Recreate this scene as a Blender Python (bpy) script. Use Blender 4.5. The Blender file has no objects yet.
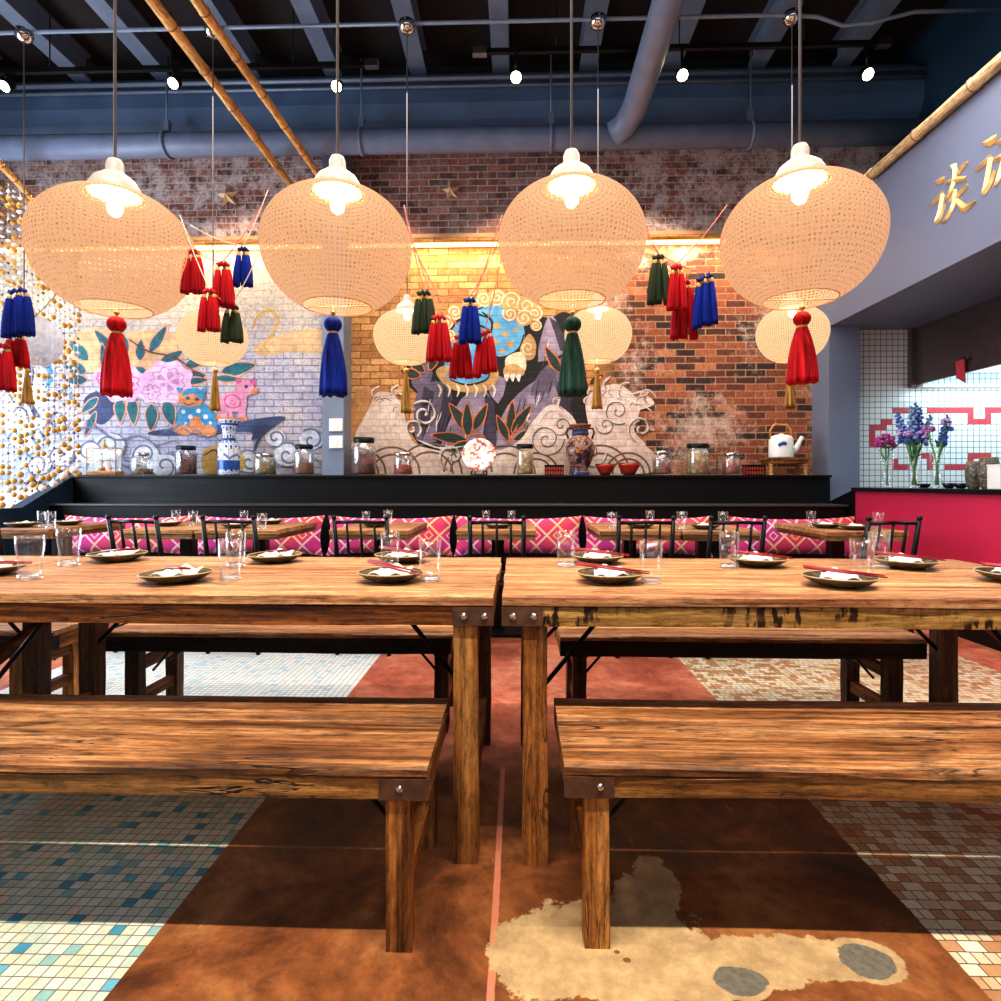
import bpy, bmesh, math, random
from mathutils import Vector, Matrix
random.seed(7)
SC = bpy.context.scene
COL = SC.collection
PI = math.pi
F = 590.0; TH = math.radians(1.70); H = 1.076; CX = 500.5; HY = 483.0
cT, sT = math.cos(TH), math.sin(TH)

# ---------------------------------------------------------------- camera
cam = bpy.data.cameras.new('camera'); camo = bpy.data.objects.new('camera', cam); COL.objects.link(camo)
camo.location = (0, 0, H); camo.rotation_euler = (PI/2, 0, TH)
cam.sensor_width = 36; cam.lens = F/1001*36; cam.shift_y = -(500.5-HY)/1001
cam.clip_start = .05
SC.camera = camo

def ray(px, py):
    dx = (px-CX)/F
    return (dx*cT - sT, dx*sT + cT, (HY-py)/F)
def W(px, py, Y):                       # measured point on the plane at depth Y
    d = ray(px, py); t = Y/d[1]
    return Vector((d[0]*t, Y, H+d[2]*t))
def WX(px, py, X):
    d = ray(px, py); t = X/d[0]
    return Vector((X, d[1]*t, H+d[2]*t))
def WZ(px, py, Z):
    d = ray(px, py); t = (Z-H)/d[2]
    return Vector((d[0]*t, d[1]*t, Z))

# ---------------------------------------------------------------- mesh builder
class MB:
    def __init__(s): s.v=[]; s.f=[]; s.m=[]; s.r=[]; s.uv=[]; s.sm=[]
    def add(s, vs, fs, mi=0, rnd=None, uvs=None, smooth=None):
        o=len(s.v); s.v += [tuple(v) for v in vs]
        if rnd is None: rnd=random.random()
        for i,f in enumerate(fs):
            s.f.append(tuple(o+k for k in f)); s.m.append(mi); s.r.append(rnd); s.sm.append(smooth)
            s.uv.append(uvs[i] if uvs else None)
        return s
    def box(s, x0,x1,y0,y1,z0,z1, mi=0, rnd=None, M=None):
        vs=[Vector(p) for p in [(x0,y0,z0),(x1,y0,z0),(x1,y1,z0),(x0,y1,z0),(x0,y0,z1),(x1,y0,z1),(x1,y1,z1),(x0,y1,z1)]]
        if M: vs=[M@v for v in vs]
        return s.add(vs,[(3,2,1,0),(4,5,6,7),(0,1,5,4),(1,2,6,5),(2,3,7,6),(3,0,4,7)],mi,rnd)
    def beam(s, a, b, w, h, up=(0,0,1), mi=0, rnd=None):   # rectangular bar from a to b
        a=Vector(a); b=Vector(b); d=(b-a).normalized(); u=Vector(up)
        if abs(d.dot(u))>.95: u=Vector((0,1,0))
        r=d.cross(u).normalized(); u=r.cross(d).normalized()
        vs=[]
        for p in (a,b):
            for i,j in ((-1,-1),(1,-1),(1,1),(-1,1)): vs.append(p+r*(i*w/2)+u*(j*h/2))
        return s.add(vs,[(3,2,1,0),(4,5,6,7),(0,1,5,4),(1,2,6,5),(2,3,7,6),(3,0,4,7)],mi,rnd)
    def plank(s, p0, L, cross, axis=0, n=14, jit=.003, mi=0, rnd=None):
        """extrude a cross-section polygon along an axis, with an uneven hand-hewn surface"""
        vs=[]; k=len(cross); ph=random.random()*9
        for i in range(n+1):
            t=L*i/n
            for j,(u,w) in enumerate(cross):
                ju=jit*(math.sin(t*7+ph+j*1.7)+random.uniform(-.8,.8)); jw=jit*.5*(math.sin(t*5+ph*2+j)+random.uniform(-.6,.6))
                q=(t,u+ju,w+jw) if axis==0 else ((u+ju,t,w+jw) if axis==1 else (u+ju,w+jw,t))
                vs.append((p0[0]+q[0],p0[1]+q[1],p0[2]+q[2]))
        fs=[]
        for i in range(n):
            for j in range(k):
                a=i*k+j; b=i*k+(j+1)%k; c=(i+1)*k+(j+1)%k; d=(i+1)*k+j
                fs.append((a,b,c,d))
        fs.append(tuple(range(k-1,-1,-1))); fs.append(tuple(n*k+j for j in range(k)))
        return s.add(vs,fs,mi,rnd)
    def tube(s, path, r, seg=8, mi=0, rnd=None, caps=True):
        P=[Vector(p) for p in path]; n=len(P)
        R=r if isinstance(r,(list,tuple)) else [r]*n
        vs=[]; prev=None
        for i in range(n):
            d=(P[min(i+1,n-1)]-P[max(i-1,0)])
            if d.length<1e-9: d=Vector((0,0,1))
            d.normalize()
            if prev is None:
                u=Vector((0,0,1)) if abs(d.z)<.9 else Vector((1,0,0))
            else: u=prev
            a=d.cross(u)
            if a.length<1e-6: a=d.cross(Vector((0,1,0)))
            a.normalize(); b=a.cross(d).normalized(); prev=b
            for k in range(seg):
                t=2*PI*k/seg; vs.append(P[i]+a*(R[i]*math.cos(t))+b*(R[i]*math.sin(t)))
        fs=[]
        for i in range(n-1):
            for k in range(seg):
                fs.append((i*seg+k,i*seg+(k+1)%seg,(i+1)*seg+(k+1)%seg,(i+1)*seg+k))
        if caps:
            fs.append(tuple(range(seg-1,-1,-1))); fs.append(tuple((n-1)*seg+k for k in range(seg)))
        return s.add(vs,fs,mi,rnd,smooth=True)
    def lathe(s, prof, c=(0,0,0), seg=24, mi=0, rnd=None, rip=None, M=None, smooth=True):
        vs=[]; n=len(prof)
        for i,(r,z) in enumerate(prof):
            for k in range(seg):
                t=2*PI*k/seg; rr=max(r,1e-4)
                if rip: rr*=rip(t,i)
                v=Vector((rr*math.cos(t),rr*math.sin(t),z))
                if M: v=M@v
                vs.append(v+Vector(c))
        fs=[];uv=[]
        for i in range(n-1):
            for k in range(seg):
                fs.append((i*seg+k,i*seg+(k+1)%seg,(i+1)*seg+(k+1)%seg,(i+1)*seg+k))
                u0=k/seg;u1=(k+1)/seg;a=i/(n-1);b=(i+1)/(n-1)
                uv.append(((u0,a),(u1,a),(u1,b),(u0,b)))
        return s.add(vs,fs,mi,rnd,uv,smooth)
    def ball(s, c, r, seg=10, rings=7, mi=0, rnd=None, sz=1.0):
        return s.lathe([(r*math.sin(PI*i/rings),-r*sz*math.cos(PI*i/rings)) for i in range(rings+1)],c,seg,mi,rnd)
    def poly(s, pts, mi=0, rnd=None): return s.add(pts,[tuple(range(len(pts)))],mi,rnd)
    def prism(s, pts, d, mi=0, rnd=None):     # polygon pts (3D) extruded by vector d
        n=len(pts); d=Vector(d); vs=[Vector(p) for p in pts]+[Vector(p)+d for p in pts]
        fs=[tuple(range(n)),tuple(range(2*n-1,n-1,-1))]+[(i,n+i,n+(i+1)%n,(i+1)%n) for i in range(n)]
        return s.add(vs,fs,mi,rnd)
    def build(s, name, mats, parent=None, smooth=False, kind=None, loc=None, fixn=True, bevel=0):
        me=bpy.data.meshes.new(name); me.from_pydata(s.v,[],s.f)
        if not isinstance(mats,(list,tuple)): mats=[mats]
        for m in mats: me.materials.append(m)
        me.polygons.foreach_set('material_index',s.m)
        me.polygons.foreach_set('use_smooth',[bool(smooth if x is None else x) for x in s.sm])
        at=me.attributes.new('rnd','FLOAT','FACE'); at.data.foreach_set('value',s.r)
        if any(u is not None for u in s.uv):
            uvl=me.uv_layers.new(name='UVMap'); i=0
            for p,u in zip(me.polygons,s.uv):
                if u:
                    for li,q in zip(p.loop_indices,u): uvl.data[li].uv=q
        if fixn:
            bm=bmesh.new(); bm.from_mesh(me); bmesh.ops.recalc_face_normals(bm,faces=bm.faces); bm.to_mesh(me); bm.free()
        me.update()
        o=bpy.data.objects.new(name,me); COL.objects.link(o)
        if parent: o.parent=parent
        if loc: o.location=loc
        if kind: o['kind']=kind
        if bevel:
            b=o.modifiers.new('bevel','BEVEL'); b.width=bevel; b.segments=2; b.limit_method='ANGLE'
        return o

def tag(o, label, cat, group=None, kind=None):
    #CHK
    o['label']=label; o['category']=cat
    if group: o['group']=group
    if kind: o['kind']=kind
    return o
def thing(name, label, cat, loc=(0,0,0), group=None, rz=0):
    o=bpy.data.objects.new(name,None); COL.objects.link(o); o.location=loc; o.rotation_euler=(0,0,rz)
    o.empty_display_size=.05
    return tag(o,label,cat,group)
def dup(root, loc, label, rz=0, group=None, scale=None):
    def cp(o,par):
        c=o.copy(); COL.objects.link(c)
        if par: c.parent=par
        for ch in list(o.children): cp(ch,c)
        return c
    r=cp(root,None); r.location=loc; r.rotation_euler=(0,0,rz); r['label']=label
    if group: r['group']=group
    if scale: r.scale=scale
    return r

# ---------------------------------------------------------------- node helpers
class NT:
    def __init__(s,name):
        s.m=bpy.data.materials.new(name); s.m.use_nodes=True; s.t=s.m.node_tree; s.t.nodes.clear()
        s.out=s.t.nodes.new('ShaderNodeOutputMaterial')
    def n(s,ty,**k):
        nd=s.t.nodes.new(ty)
        for a,b in k.items(): setattr(nd,a,b)
        return nd
    def put(s,inp,v):
        if v is None: return
        if hasattr(v,'bl_idname') and hasattr(v,'is_linked') or isinstance(v,bpy.types.NodeSocket): s.t.links.new(v,inp)
        elif isinstance(v,(tuple,list)):
            if inp.type=='RGBA' and len(v)==3: v=(*v,1)
            inp.default_value=v
        else: inp.default_value=v
    def math(s,op,a,b=None,c=None,clamp=False):
        nd=s.n('ShaderNodeMath',operation=op,use_clamp=clamp)
        s.put(nd.inputs[0],a); s.put(nd.inputs[1],b)
        if c is not None: s.put(nd.inputs[2],c)
        return nd.outputs[0]
    def vmath(s,op,a,b=None,sc=None):
        nd=s.n('ShaderNodeVectorMath',operation=op); s.put(nd.inputs[0],a); s.put(nd.inputs[1],b)
        if sc is not None: s.put(nd.inputs['Scale'],sc)
        return nd.outputs['Value'] if op in('LENGTH','DOT_PRODUCT','DISTANCE') else nd.outputs[0]
    def mix(s,f,a,b,mode='MIX'):
        nd=s.n('ShaderNodeMix',data_type='RGBA',blend_type=mode)
        s.put(nd.inputs[0],f); s.put(nd.inputs[6],a); s.put(nd.inputs[7],b); return nd.outputs[2]
    def noise(s,vec,scale=5,detail=4,rough=.5,dist=0,color=False):
        nd=s.n('ShaderNodeTexNoise'); s.put(nd.inputs['Vector'],vec); nd.inputs['Scale'].default_value=scale
        nd.inputs['Detail'].default_value=detail; nd.inputs['Roughness'].default_value=rough; nd.inputs['Distortion'].default_value=dist
        return nd.outputs[1 if color else 0]
    def ramp(s,f,stops,interp='LINEAR'):
        nd=s.n('ShaderNodeValToRGB'); cr=nd.color_ramp; cr.interpolation=interp
        while len(cr.elements)<len(stops): cr.elements.new(.5)
        for e,(p,c) in zip(cr.elements,stops):
            e.position=p; e.color=(*c,1) if not isinstance(c,(int,float)) else (c,c,c,1)
        s.put(nd.inputs[0],f); return nd.outputs[0]
    def smooth(s,v,a,b):
        nd=s.n('ShaderNodeMapRange',interpolation_type='SMOOTHSTEP'); s.put(nd.inputs[0],v)
        s.put(nd.inputs[1],a); s.put(nd.inputs[2],b); return nd.outputs[0]
    def mapping(s,vec,scale=(1,1,1),loc=(0,0,0),rot=(0,0,0)):
        nd=s.n('ShaderNodeMapping'); s.put(nd.inputs[0],vec); nd.inputs['Scale'].default_value=scale
        nd.inputs['Location'].default_value=loc; nd.inputs['Rotation'].default_value=rot; return nd.outputs[0]
    def sep(s,v): nd=s.n('ShaderNodeSeparateXYZ'); s.put(nd.inputs[0],v); return nd.outputs
    def comb(s,x=0,y=0,z=0):
        nd=s.n('ShaderNodeCombineXYZ'); s.put(nd.inputs[0],x); s.put(nd.inputs[1],y); s.put(nd.inputs[2],z); return nd.outputs[0]
    def pos(s): return s.n('ShaderNodeNewGeometry').outputs['Position']
    def obj(s): return s.n('ShaderNodeTexCoord').outputs['Object']
    def uv(s): return s.n('ShaderNodeTexCoord').outputs['UV']
    def orand(s): return s.n('ShaderNodeObjectInfo').outputs['Random']
    def rnd(s): return s.n('ShaderNodeAttribute',attribute_name='rnd').outputs['Fac']
    def bump(s,h,st=.3,d=.01):
        nd=s.n('ShaderNodeBump'); nd.inputs['Strength'].default_value=st; nd.inputs['Distance'].default_value=d; s.put(nd.inputs['Height'],h); return nd.outputs[0]
    def bsdf(s,color=None,rough=.5,metal=0,normal=None,spec=None,emit=None,es=0,coat=0,sheen=0):
        b=s.n('ShaderNodeBsdfPrincipled'); s.put(b.inputs['Base Color'],color); s.put(b.inputs['Roughness'],rough); s.put(b.inputs['Metallic'],metal)
        if normal is not None: s.put(b.inputs['Normal'],normal)
        if spec is not None: s.put(b.inputs['Specular IOR Level'],spec)
        if emit is not None: s.put(b.inputs['Emission Color'],emit); s.put(b.inputs['Emission Strength'],es)
        if coat: b.inputs['Coat Weight'].default_value=coat
        if sheen: b.inputs['Sheen Weight'].default_value=sheen
        return b.outputs[0]
    def done(s,sh): s.t.links.new(sh,s.out.inputs[0]); return s.m

def sl(c):   # sRGB 0-255 -> linear
    return tuple(((x/255)/12.92 if x/255<=.04045 else ((x/255+.055)/1.055)**2.4) for x in c)
def plain(name,c,rough=.5,metal=0,var=.12,scale=14,bump=.05,coat=0,spec=None):
    t=NT(name); n=t.noise(t.obj(),scale,4)
    col=t.mix(1,sl(c),t.ramp(n,[(.3,1-var),(.7,1+var)]),'MULTIPLY')
    return t.done(t.bsdf(col,rough,metal,t.bump(n,bump,.004) if bump else None,coat=coat,spec=spec))
def emis(name,c,st):
    t=NT(name); e=t.n('ShaderNodeEmission'); t.put(e.inputs[0],sl(c)); e.inputs[1].default_value=st
    n=t.noise(t.obj(),20,2); t.put(e.inputs[1],t.math('MULTIPLY',t.ramp(n,[(.3,.93),(.7,1.05)]),st))
    return t.done(e.outputs[0])

def wood(name, axis=0, cols=((40,20,9),(112,62,26),(176,112,56),(214,160,104)), rough=.42, crack=1.0, patch=.6, bump=.5, marks=False, grain=1.0):
    t=NT(name)
    off=t.math('ADD',t.math('MULTIPLY',t.rnd(),17.3),t.math('MULTIPLY',t.orand(),31.7))
    v=t.vmath('ADD',t.obj(),t.comb(off,off,off))
    def st(a,b):
        sc=[b,b,b]; sc[axis]=a; return t.mapping(v,tuple(sc))
    n1=t.math('ADD',t.math('MULTIPLY',t.noise(st(.55,15),1.6,8,.68,.7),.62),t.math('MULTIPLY',t.noise(st(.7,4.5),1.6,5,.6,1.0),.38))
    base=t.ramp(n1,[(.34,sl(cols[0])),(.44,sl(cols[1])),(.53,sl(cols[2])),(.64,sl(cols[3]))])
    n2=t.noise(st(3.5*grain,85*grain),1,4,.75)
    base=t.mix(1,base,t.ramp(n2,[(.34,.46),(.5,.97),(.66,1.24)]),'MULTIPLY')
    base=t.mix(1,base,t.ramp(t.noise(st(16,60),1,6,.85),[(.36,.42),(.5,1.0),(.64,1.25)]),'MULTIPLY')
    n4=t.noise(st(1.3,3.4),1.5,5,.65,.6)
    base=t.mix(t.math('MULTIPLY',t.smooth(n4,.54,.74),patch),base,sl(cols[0]))
    n3=t.noise(st(1.1,16),1.3,4,.55,.8)
    cr=t.math('ABSOLUTE',t.math('SUBTRACT',n3,.5))
    ck=t.math('SUBTRACT',1,t.smooth(cr,.003,.014)); n5=t.noise(v,2.2,2); ck=t.math('MULTIPLY',t.math('MULTIPLY',ck,t.smooth(n5,.42,.6)),crack)
    base=t.mix(ck,base,sl((20,9,4)))
    if marks:
        mm=t.mapping(v,(16,1,5)); n6=t.noise(mm,1.6,3,.7)
        big=t.noise(t.mapping(v,(3,1,9)),1,2)
        base=t.mix(t.math('MULTIPLY',t.smooth(n6,.49,.56),t.smooth(big,.38,.50)),base,sl((46,24,10)))
    base=t.mix(1,base,t.ramp(t.rnd(),[(0,.8),(1,1.16)]),'MULTIPLY')
    hgt=t.math('SUBTRACT',t.math('ADD',t.math('MULTIPLY',n2,.35),n1),t.math('MULTIPLY',ck,1.2))
    rg=t.ramp(n1,[(.3,rough+.2),(.7,rough)])
    return t.done(t.bsdf(base,rg,0,t.bump(hgt,bump,.009),spec=.28))
# ================================================================ materials
YW=6.30; XR=3.09; ZL=3.62
def brick_nodes(t):
    p=t.sep(t.pos()); wob=t.math('ADD',t.noise(t.pos(),3,2),t.math('MULTIPLY',t.noise(t.pos(),26,3),.30))
    v=t.comb(t.math('ADD',p[0],t.math('MULTIPLY',wob,.02)),t.math('ADD',p[2],t.math('MULTIPLY',wob,.012)),0)
    b=t.n('ShaderNodeTexBrick'); t.put(b.inputs['Vector'],v)
    for k,x in (('Scale',1),('Mortar Size',.0075),('Mortar Smooth',.35),('Bias',-.1),('Brick Width',.21),('Row Height',.0735)): b.inputs[k].default_value=x
    b.inputs['Color1'].default_value=(0,0,0,1); b.inputs['Color2'].default_value=(1,1,1,1); b.inputs['Mortar'].default_value=(.5,.5,.5,1)
    return p,b.outputs['Color'],b.outputs['Fac']
def m_brickwall():
    t=NT('brick_wall'); p,rc,mf=brick_nodes(t)
    n=t.noise(t.pos(),1.3,6,.65); nf=t.noise(t.pos(),18,5,.7)
    r=t.sep(rc)[0]
    # bare brick (towards the counter)
    bare=t.ramp(t.math('ADD',t.math('MULTIPLY',r,.75),t.math('MULTIPLY',nf,.25)),[(.12,sl((52,36,38))),(.3,sl((102,54,42))),(.5,sl((140,74,52))),(.72,sl((166,96,66))),(.95,sl((204,146,104)))])
    bare=t.mix(t.math('MULTIPLY',mf,.8),bare,sl((178,142,106)))
    white=t.smooth(t.math('ADD',n,t.math('MULTIPLY',nf,.35)),.66,.86)
    bare=t.mix(t.math('MULTIPLY',white,.7),bare,sl((226,200,186)))
    # upper band, worn whitewash over purple brown brick
    up=t.ramp(t.math('ADD',t.math('MULTIPLY',r,.6),t.math('MULTIPLY',nf,.4)),[(.1,sl((74,52,52))),(.45,sl((142,86,74))),(.9,sl((184,118,98)))])
    up=t.mix(mf,up,sl((190,166,152)))
    nv=t.noise(t.mapping(t.pos(),(4,1,3.4)),1.5,7,.78)
    ww=t.smooth(nv,.40,.60)
    leftw=t.math('SUBTRACT',1,t.smooth(p[0],-2.6,-1.4)); rightw=t.smooth(p[0],.5,1.4)
    ww=t.math('MULTIPLY',ww,t.math('ADD',.25,t.math('MULTIPLY',t.math('MAXIMUM',leftw,rightw),.65)))
    up=t.mix(ww,up,sl((214,196,192)))
    # painted: golden in the middle, pale lilac at the window side
    gold=t.ramp(t.math('ADD',t.math('MULTIPLY',r,.4),t.math('MULTIPLY',nf,.6)),[(.2,sl((158,104,58))),(.5,sl((200,146,90))),(.8,sl((228,182,128)))])
    gold=t.mix(t.math('MULTIPLY',mf,.8),gold,sl((124,80,42)))
    pale=t.ramp(t.math('ADD',t.math('MULTIPLY',n,.6),t.math('MULTIPLY',nf,.4)),[(.3,sl((128,124,146))),(.5,sl((176,172,190))),(.68,sl((214,198,176)))])
    pale=t.mix(t.math('MULTIPLY',mf,.7),pale,sl((112,106,122)))
    cream=t.math('MULTIPLY',t.smooth(p[2],2.3,3.1),.75); pale=t.mix(cream,pale,t.mix(nf,sl((150,140,140)),sl((236,214,170))))
    blue=t.math('SUBTRACT',1,t.smooth(p[2],1.0,2.2)); blue=t.math('MULTIPLY',blue,t.math('SUBTRACT',1,t.smooth(p[0],-5,-2.4)))
    pale=t.mix(t.math('MULTIPLY',blue,.5),pale,sl((168,190,226)))
    xn=t.math('ADD',p[0],t.math('MULTIPLY',t.math('SUBTRACT',n,.5),1.0))
    mid=t.mix(t.smooth(xn,.75,1.15),gold,bare)
    low=t.mix(t.smooth(p[0],-1.9,-1.86),pale,mid)
    col=t.mix(t.smooth(p[2],ZL-.02,ZL+.02),low,up)
    col=t.mix(1,col,t.ramp(t.noise(t.pos(),34,5,.8),[(.3,.5),(.5,.98),(.7,1.2)]),'MULTIPLY')
    h=t.math('SUBTRACT',t.math('MULTIPLY',nf,.6),mf)
    return t.done(t.bsdf(col,.85,0,t.bump(h,.6,.012)))
def m_paint(name,c,c2=None,worn=.35):
    t=NT(name); p,rc,mf=brick_nodes(t); nf=t.noise(t.pos(),22,5,.7); n=t.noise(t.pos(),5,4)
    a=sl(c); b=sl(c2) if c2 else tuple(x*.72 for x in a)
    col=t.mix(t.smooth(n,.35,.65),b,a)
    col=t.mix(1,col,t.ramp(nf,[(.3,.7),(.6,1.05)]),'MULTIPLY')
    col=t.mix(t.math('MULTIPLY',mf,worn),col,tuple(x*.45 for x in a))
    return t.done(t.bsdf(col,.8,0,t.bump(t.math('SUBTRACT',t.math('MULTIPLY',nf,.3),mf),.5,.01)))
def m_floor():
    t=NT('floor_finish'); P=t.pos(); p=t.sep(P)
    n=t.noise(P,2.2,8,.68,.6); n2=t.noise(P,14,6,.75); n3=t.noise(P,60,3,.7)
    # stained concrete
    red=t.ramp(n,[(.30,sl((50,26,14))),(.43,sl((98,56,28))),(.54,sl((134,80,42))),(.70,sl((168,116,68)))])
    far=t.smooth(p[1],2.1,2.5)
    red_lit=t.ramp(n,[(.3,sl((146,76,56))),(.5,sl((184,106,82))),(.7,sl((208,150,122)))])  # daylight beyond the tables put into a paler, pinker concrete colour
    red=t.mix(far,red,red_lit)
    red=t.mix(1,red,t.ramp(n2,[(.3,.55),(.55,1.02),(.75,1.25)]),'MULTIPLY')
    scr=t.noise(t.mapping(P,(30,3,1),rot=(0,0,.5)),1,3,.6); red=t.mix(t.math('MULTIPLY',t.smooth(scr,.68,.72),.35),red,sl((214,150,110)))
    # worn line
    lx=t.math('ABSOLUTE',t.math('SUBTRACT',t.math('ADD',p[0],.057),t.math('MULTIPLY',t.math('SUBTRACT',n2,.5),.006)))
    ln=t.math('MULTIPLY',t.math('SUBTRACT',1,t.smooth(lx,.007,.010)),t.math('SUBTRACT',1,t.smooth(p[1],2.2,2.25)))
    red=t.mix(t.math('MULTIPLY',ln,.75),red,sl((206,132,104)))
    # bare patches and cement repairs
    def ell(px,py,rx,ry,wob=.5):
        c=WZ(px,py,0); sc=c.length and (Vector((c.x,c.y,0)))
        ex=abs(WZ(px+rx,py,0).x-c.x); ey=abs(WZ(px,py-ry,0).y-c.y)
        q=t.comb(t.math('DIVIDE',t.math('SUBTRACT',p[0],c.x),ex),t.math('DIVIDE',t.math('SUBTRACT',p[1],c.y),ey),0)
        w=t.noise(P,11,6,.75,color=True); w=t.vmath('SCALE',t.vmath('SUBTRACT',w,(.5,.5,.5)),sc=wob*2.6)
        q=t.vmath('MULTIPLY',t.vmath('ADD',q,w),(1,1,0))
        return t.math('SUBTRACT',1,t.smooth(t.vmath('LENGTH',q),.96,1.02))
    pm=None
    for e in ((545,955,62,40),(620,945,95,52),(645,900,32,28),(720,962,110,26),(800,958,70,22),(690,985,60,18),(655,880,22,24)):
        m=ell(*e); pm=m if pm is None else t.math('MAXIMUM',pm,m)
    rim=ell(868,960,37,22,.25); pm=t.math('MAXIMUM',pm,rim); rim=ell(741,982,32,19,.2); pm=t.math('MAXIMUM',pm,rim)
    beige=t.ramp(n2,[(.3,sl((148,120,86))),(.6,sl((188,160,116))),(.8,sl((206,184,146)))])
    red=t.mix(pm,red,beige)
    gm=t.math('MAXIMUM',ell(868,961,27,16,.36),ell(741,981,26,14.5,.3))
    red=t.mix(gm,red,t.ramp(n3,[(.3,sl((92,88,76))),(.7,sl((122,116,102)))]))
    dm=t.math('MAXIMUM',ell(627,960,4,2.5,.1),ell(617,952,3,2,.1)); red=t.mix(dm,red,sl((120,84,48)))
    # square mosaic (window side)
    s=.0306; rot=t.mapping(P,(1,1,1)); q=t.sep(rot)
    ix=t.math('FLOOR',t.math('DIVIDE',q[0],s)); iy=t.math('FLOOR',t.math('DIVIDE',q[1],s))
    wn=t.n('ShaderNodeTexWhiteNoise',noise_dimensions='3D'); t.put(wn.inputs[0],t.comb(ix,iy,0)); r=wn.outputs[0]
    fx=t.math('ABSOLUTE',t.math('SUBTRACT',t.math('FRACT',t.math('DIVIDE',q[0],s)),.5)); fy=t.math('ABSOLUTE',t.math('SUBTRACT',t.math('FRACT',t.math('DIVIDE',q[1],s)),.5))
    gr=t.smooth(t.math('MAXIMUM',fx,fy),.445,.475)
    mos=t.ramp(r,[(0,sl((70,140,164))),(.045,sl((104,168,184))),(.09,sl((140,178,172))),(.15,sl((184,196,180))),(.4,sl((200,204,190))),(.6,sl((192,196,172))),(.8,sl((208,206,192))),(.93,sl((214,196,172)))],'CONSTANT')
    mos=t.mix(1,mos,t.ramp(n3,[(.3,.86),(.7,1.06)]),'MULTIPLY'); mos=t.mix(t.math('MULTIPLY',t.smooth(p[1],2.1,2.6),.55),mos,t.mix(1,mos,sl((222,236,255)),'SCREEN'))  # far tiles: cool daylight screened into the mosaic colour
    mos=t.mix(gr,mos,sl((96,82,64)))
    # cream and peach random slabs (counter side)
    def slab(w,h,off,sq,fr,seed):
        b=t.n('ShaderNodeTexBrick'); b.offset=off; b.squash=sq; b.squash_frequency=fr; b.offset_frequency=2
        t.put(b.inputs['Vector'],t.mapping(P,(1,1,1),loc=(seed,seed*.7,0)))
        for k,x in (('Scale',1),('Mortar Size',.0016),('Mortar Smooth',.2),('Bias',0),('Brick Width',w),('Row Height',h)): b.inputs[k].default_value=x
        b.inputs['Color1'].default_value=(0,0,0,1); b.inputs['Color2'].default_value=(1,1,1,1)
        return t.sep(b.outputs[0])[0],b.outputs[1]
    r1,g1=slab(.052,.034,.37,.55,2,.013)
    sb=t.ramp(r1,[(0,sl((170,124,86))),(.26,sl((188,146,106))),(.34,sl((204,184,150))),(.7,sl((212,200,174))),(1,sl((218,208,188)))])
    sb=t.mix(1,sb,t.ramp(n2,[(.3,.8),(.7,1.08)]),'MULTIPLY'); sb=t.mix(g1,sb,sl((98,70,48)))
    # zones
    edge=t.math('MULTIPLY',t.math('SUBTRACT',n2,.5),.02)
    zl=t.math('MULTIPLY',t.math('LESS_THAN',p[0],-.862),t.math('GREATER_THAN',p[0],-2.68))
    zr=t.math('MULTIPLY',t.math('GREATER_THAN',t.math('ADD',p[0],edge),.985),t.math('LESS_THAN',p[0],2.745))
    col=t.mix(zl,red,mos); col=t.mix(zr,col,sb)
    tile=t.math('MAXIMUM',zl,zr)
    rough=t.mix(tile,t.ramp(n,[(.3,.42),(.7,.6)]),(.55,.55,.55,1))
    g=t.math('ADD',t.math('MULTIPLY',zl,gr),t.math('MULTIPLY',zr,g1))
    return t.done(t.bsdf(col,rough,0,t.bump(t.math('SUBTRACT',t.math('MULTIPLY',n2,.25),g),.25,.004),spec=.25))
def m_wallpaint(name,c,rough=.55,var=.06):
    t=NT(name); n=t.noise(t.pos(),1.2,4); n2=t.noise(t.pos(),60,3)
    col=t.mix(1,sl(c),t.ramp(n,[(.3,1-var),(.7,1+var)]),'MULTIPLY')
    return t.done(t.bsdf(col,rough,0,t.bump(n2,.06,.003)))
def m_kitchen_tile():
    t=NT('white_tile'); p=t.sep(t.pos()); s=.0575
    fx=t.math('ABSOLUTE',t.math('SUBTRACT',t.math('FRACT',t.math('DIVIDE',p[0],s)),.5)); fz=t.math('ABSOLUTE',t.math('SUBTRACT',t.math('FRACT',t.math('DIVIDE',p[2],s)),.5))
    g=t.smooth(t.math('MAXIMUM',fx,fz),.43,.47)
    n=t.noise(t.pos(),3,3); col=t.mix(g,t.mix(n,sl((222,222,226)),sl((244,244,246))),sl((92,92,108)))
    return t.done(t.bsdf(col,.25,0,t.bump(t.math('MULTIPLY',g,-1),.3,.003)))
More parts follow.
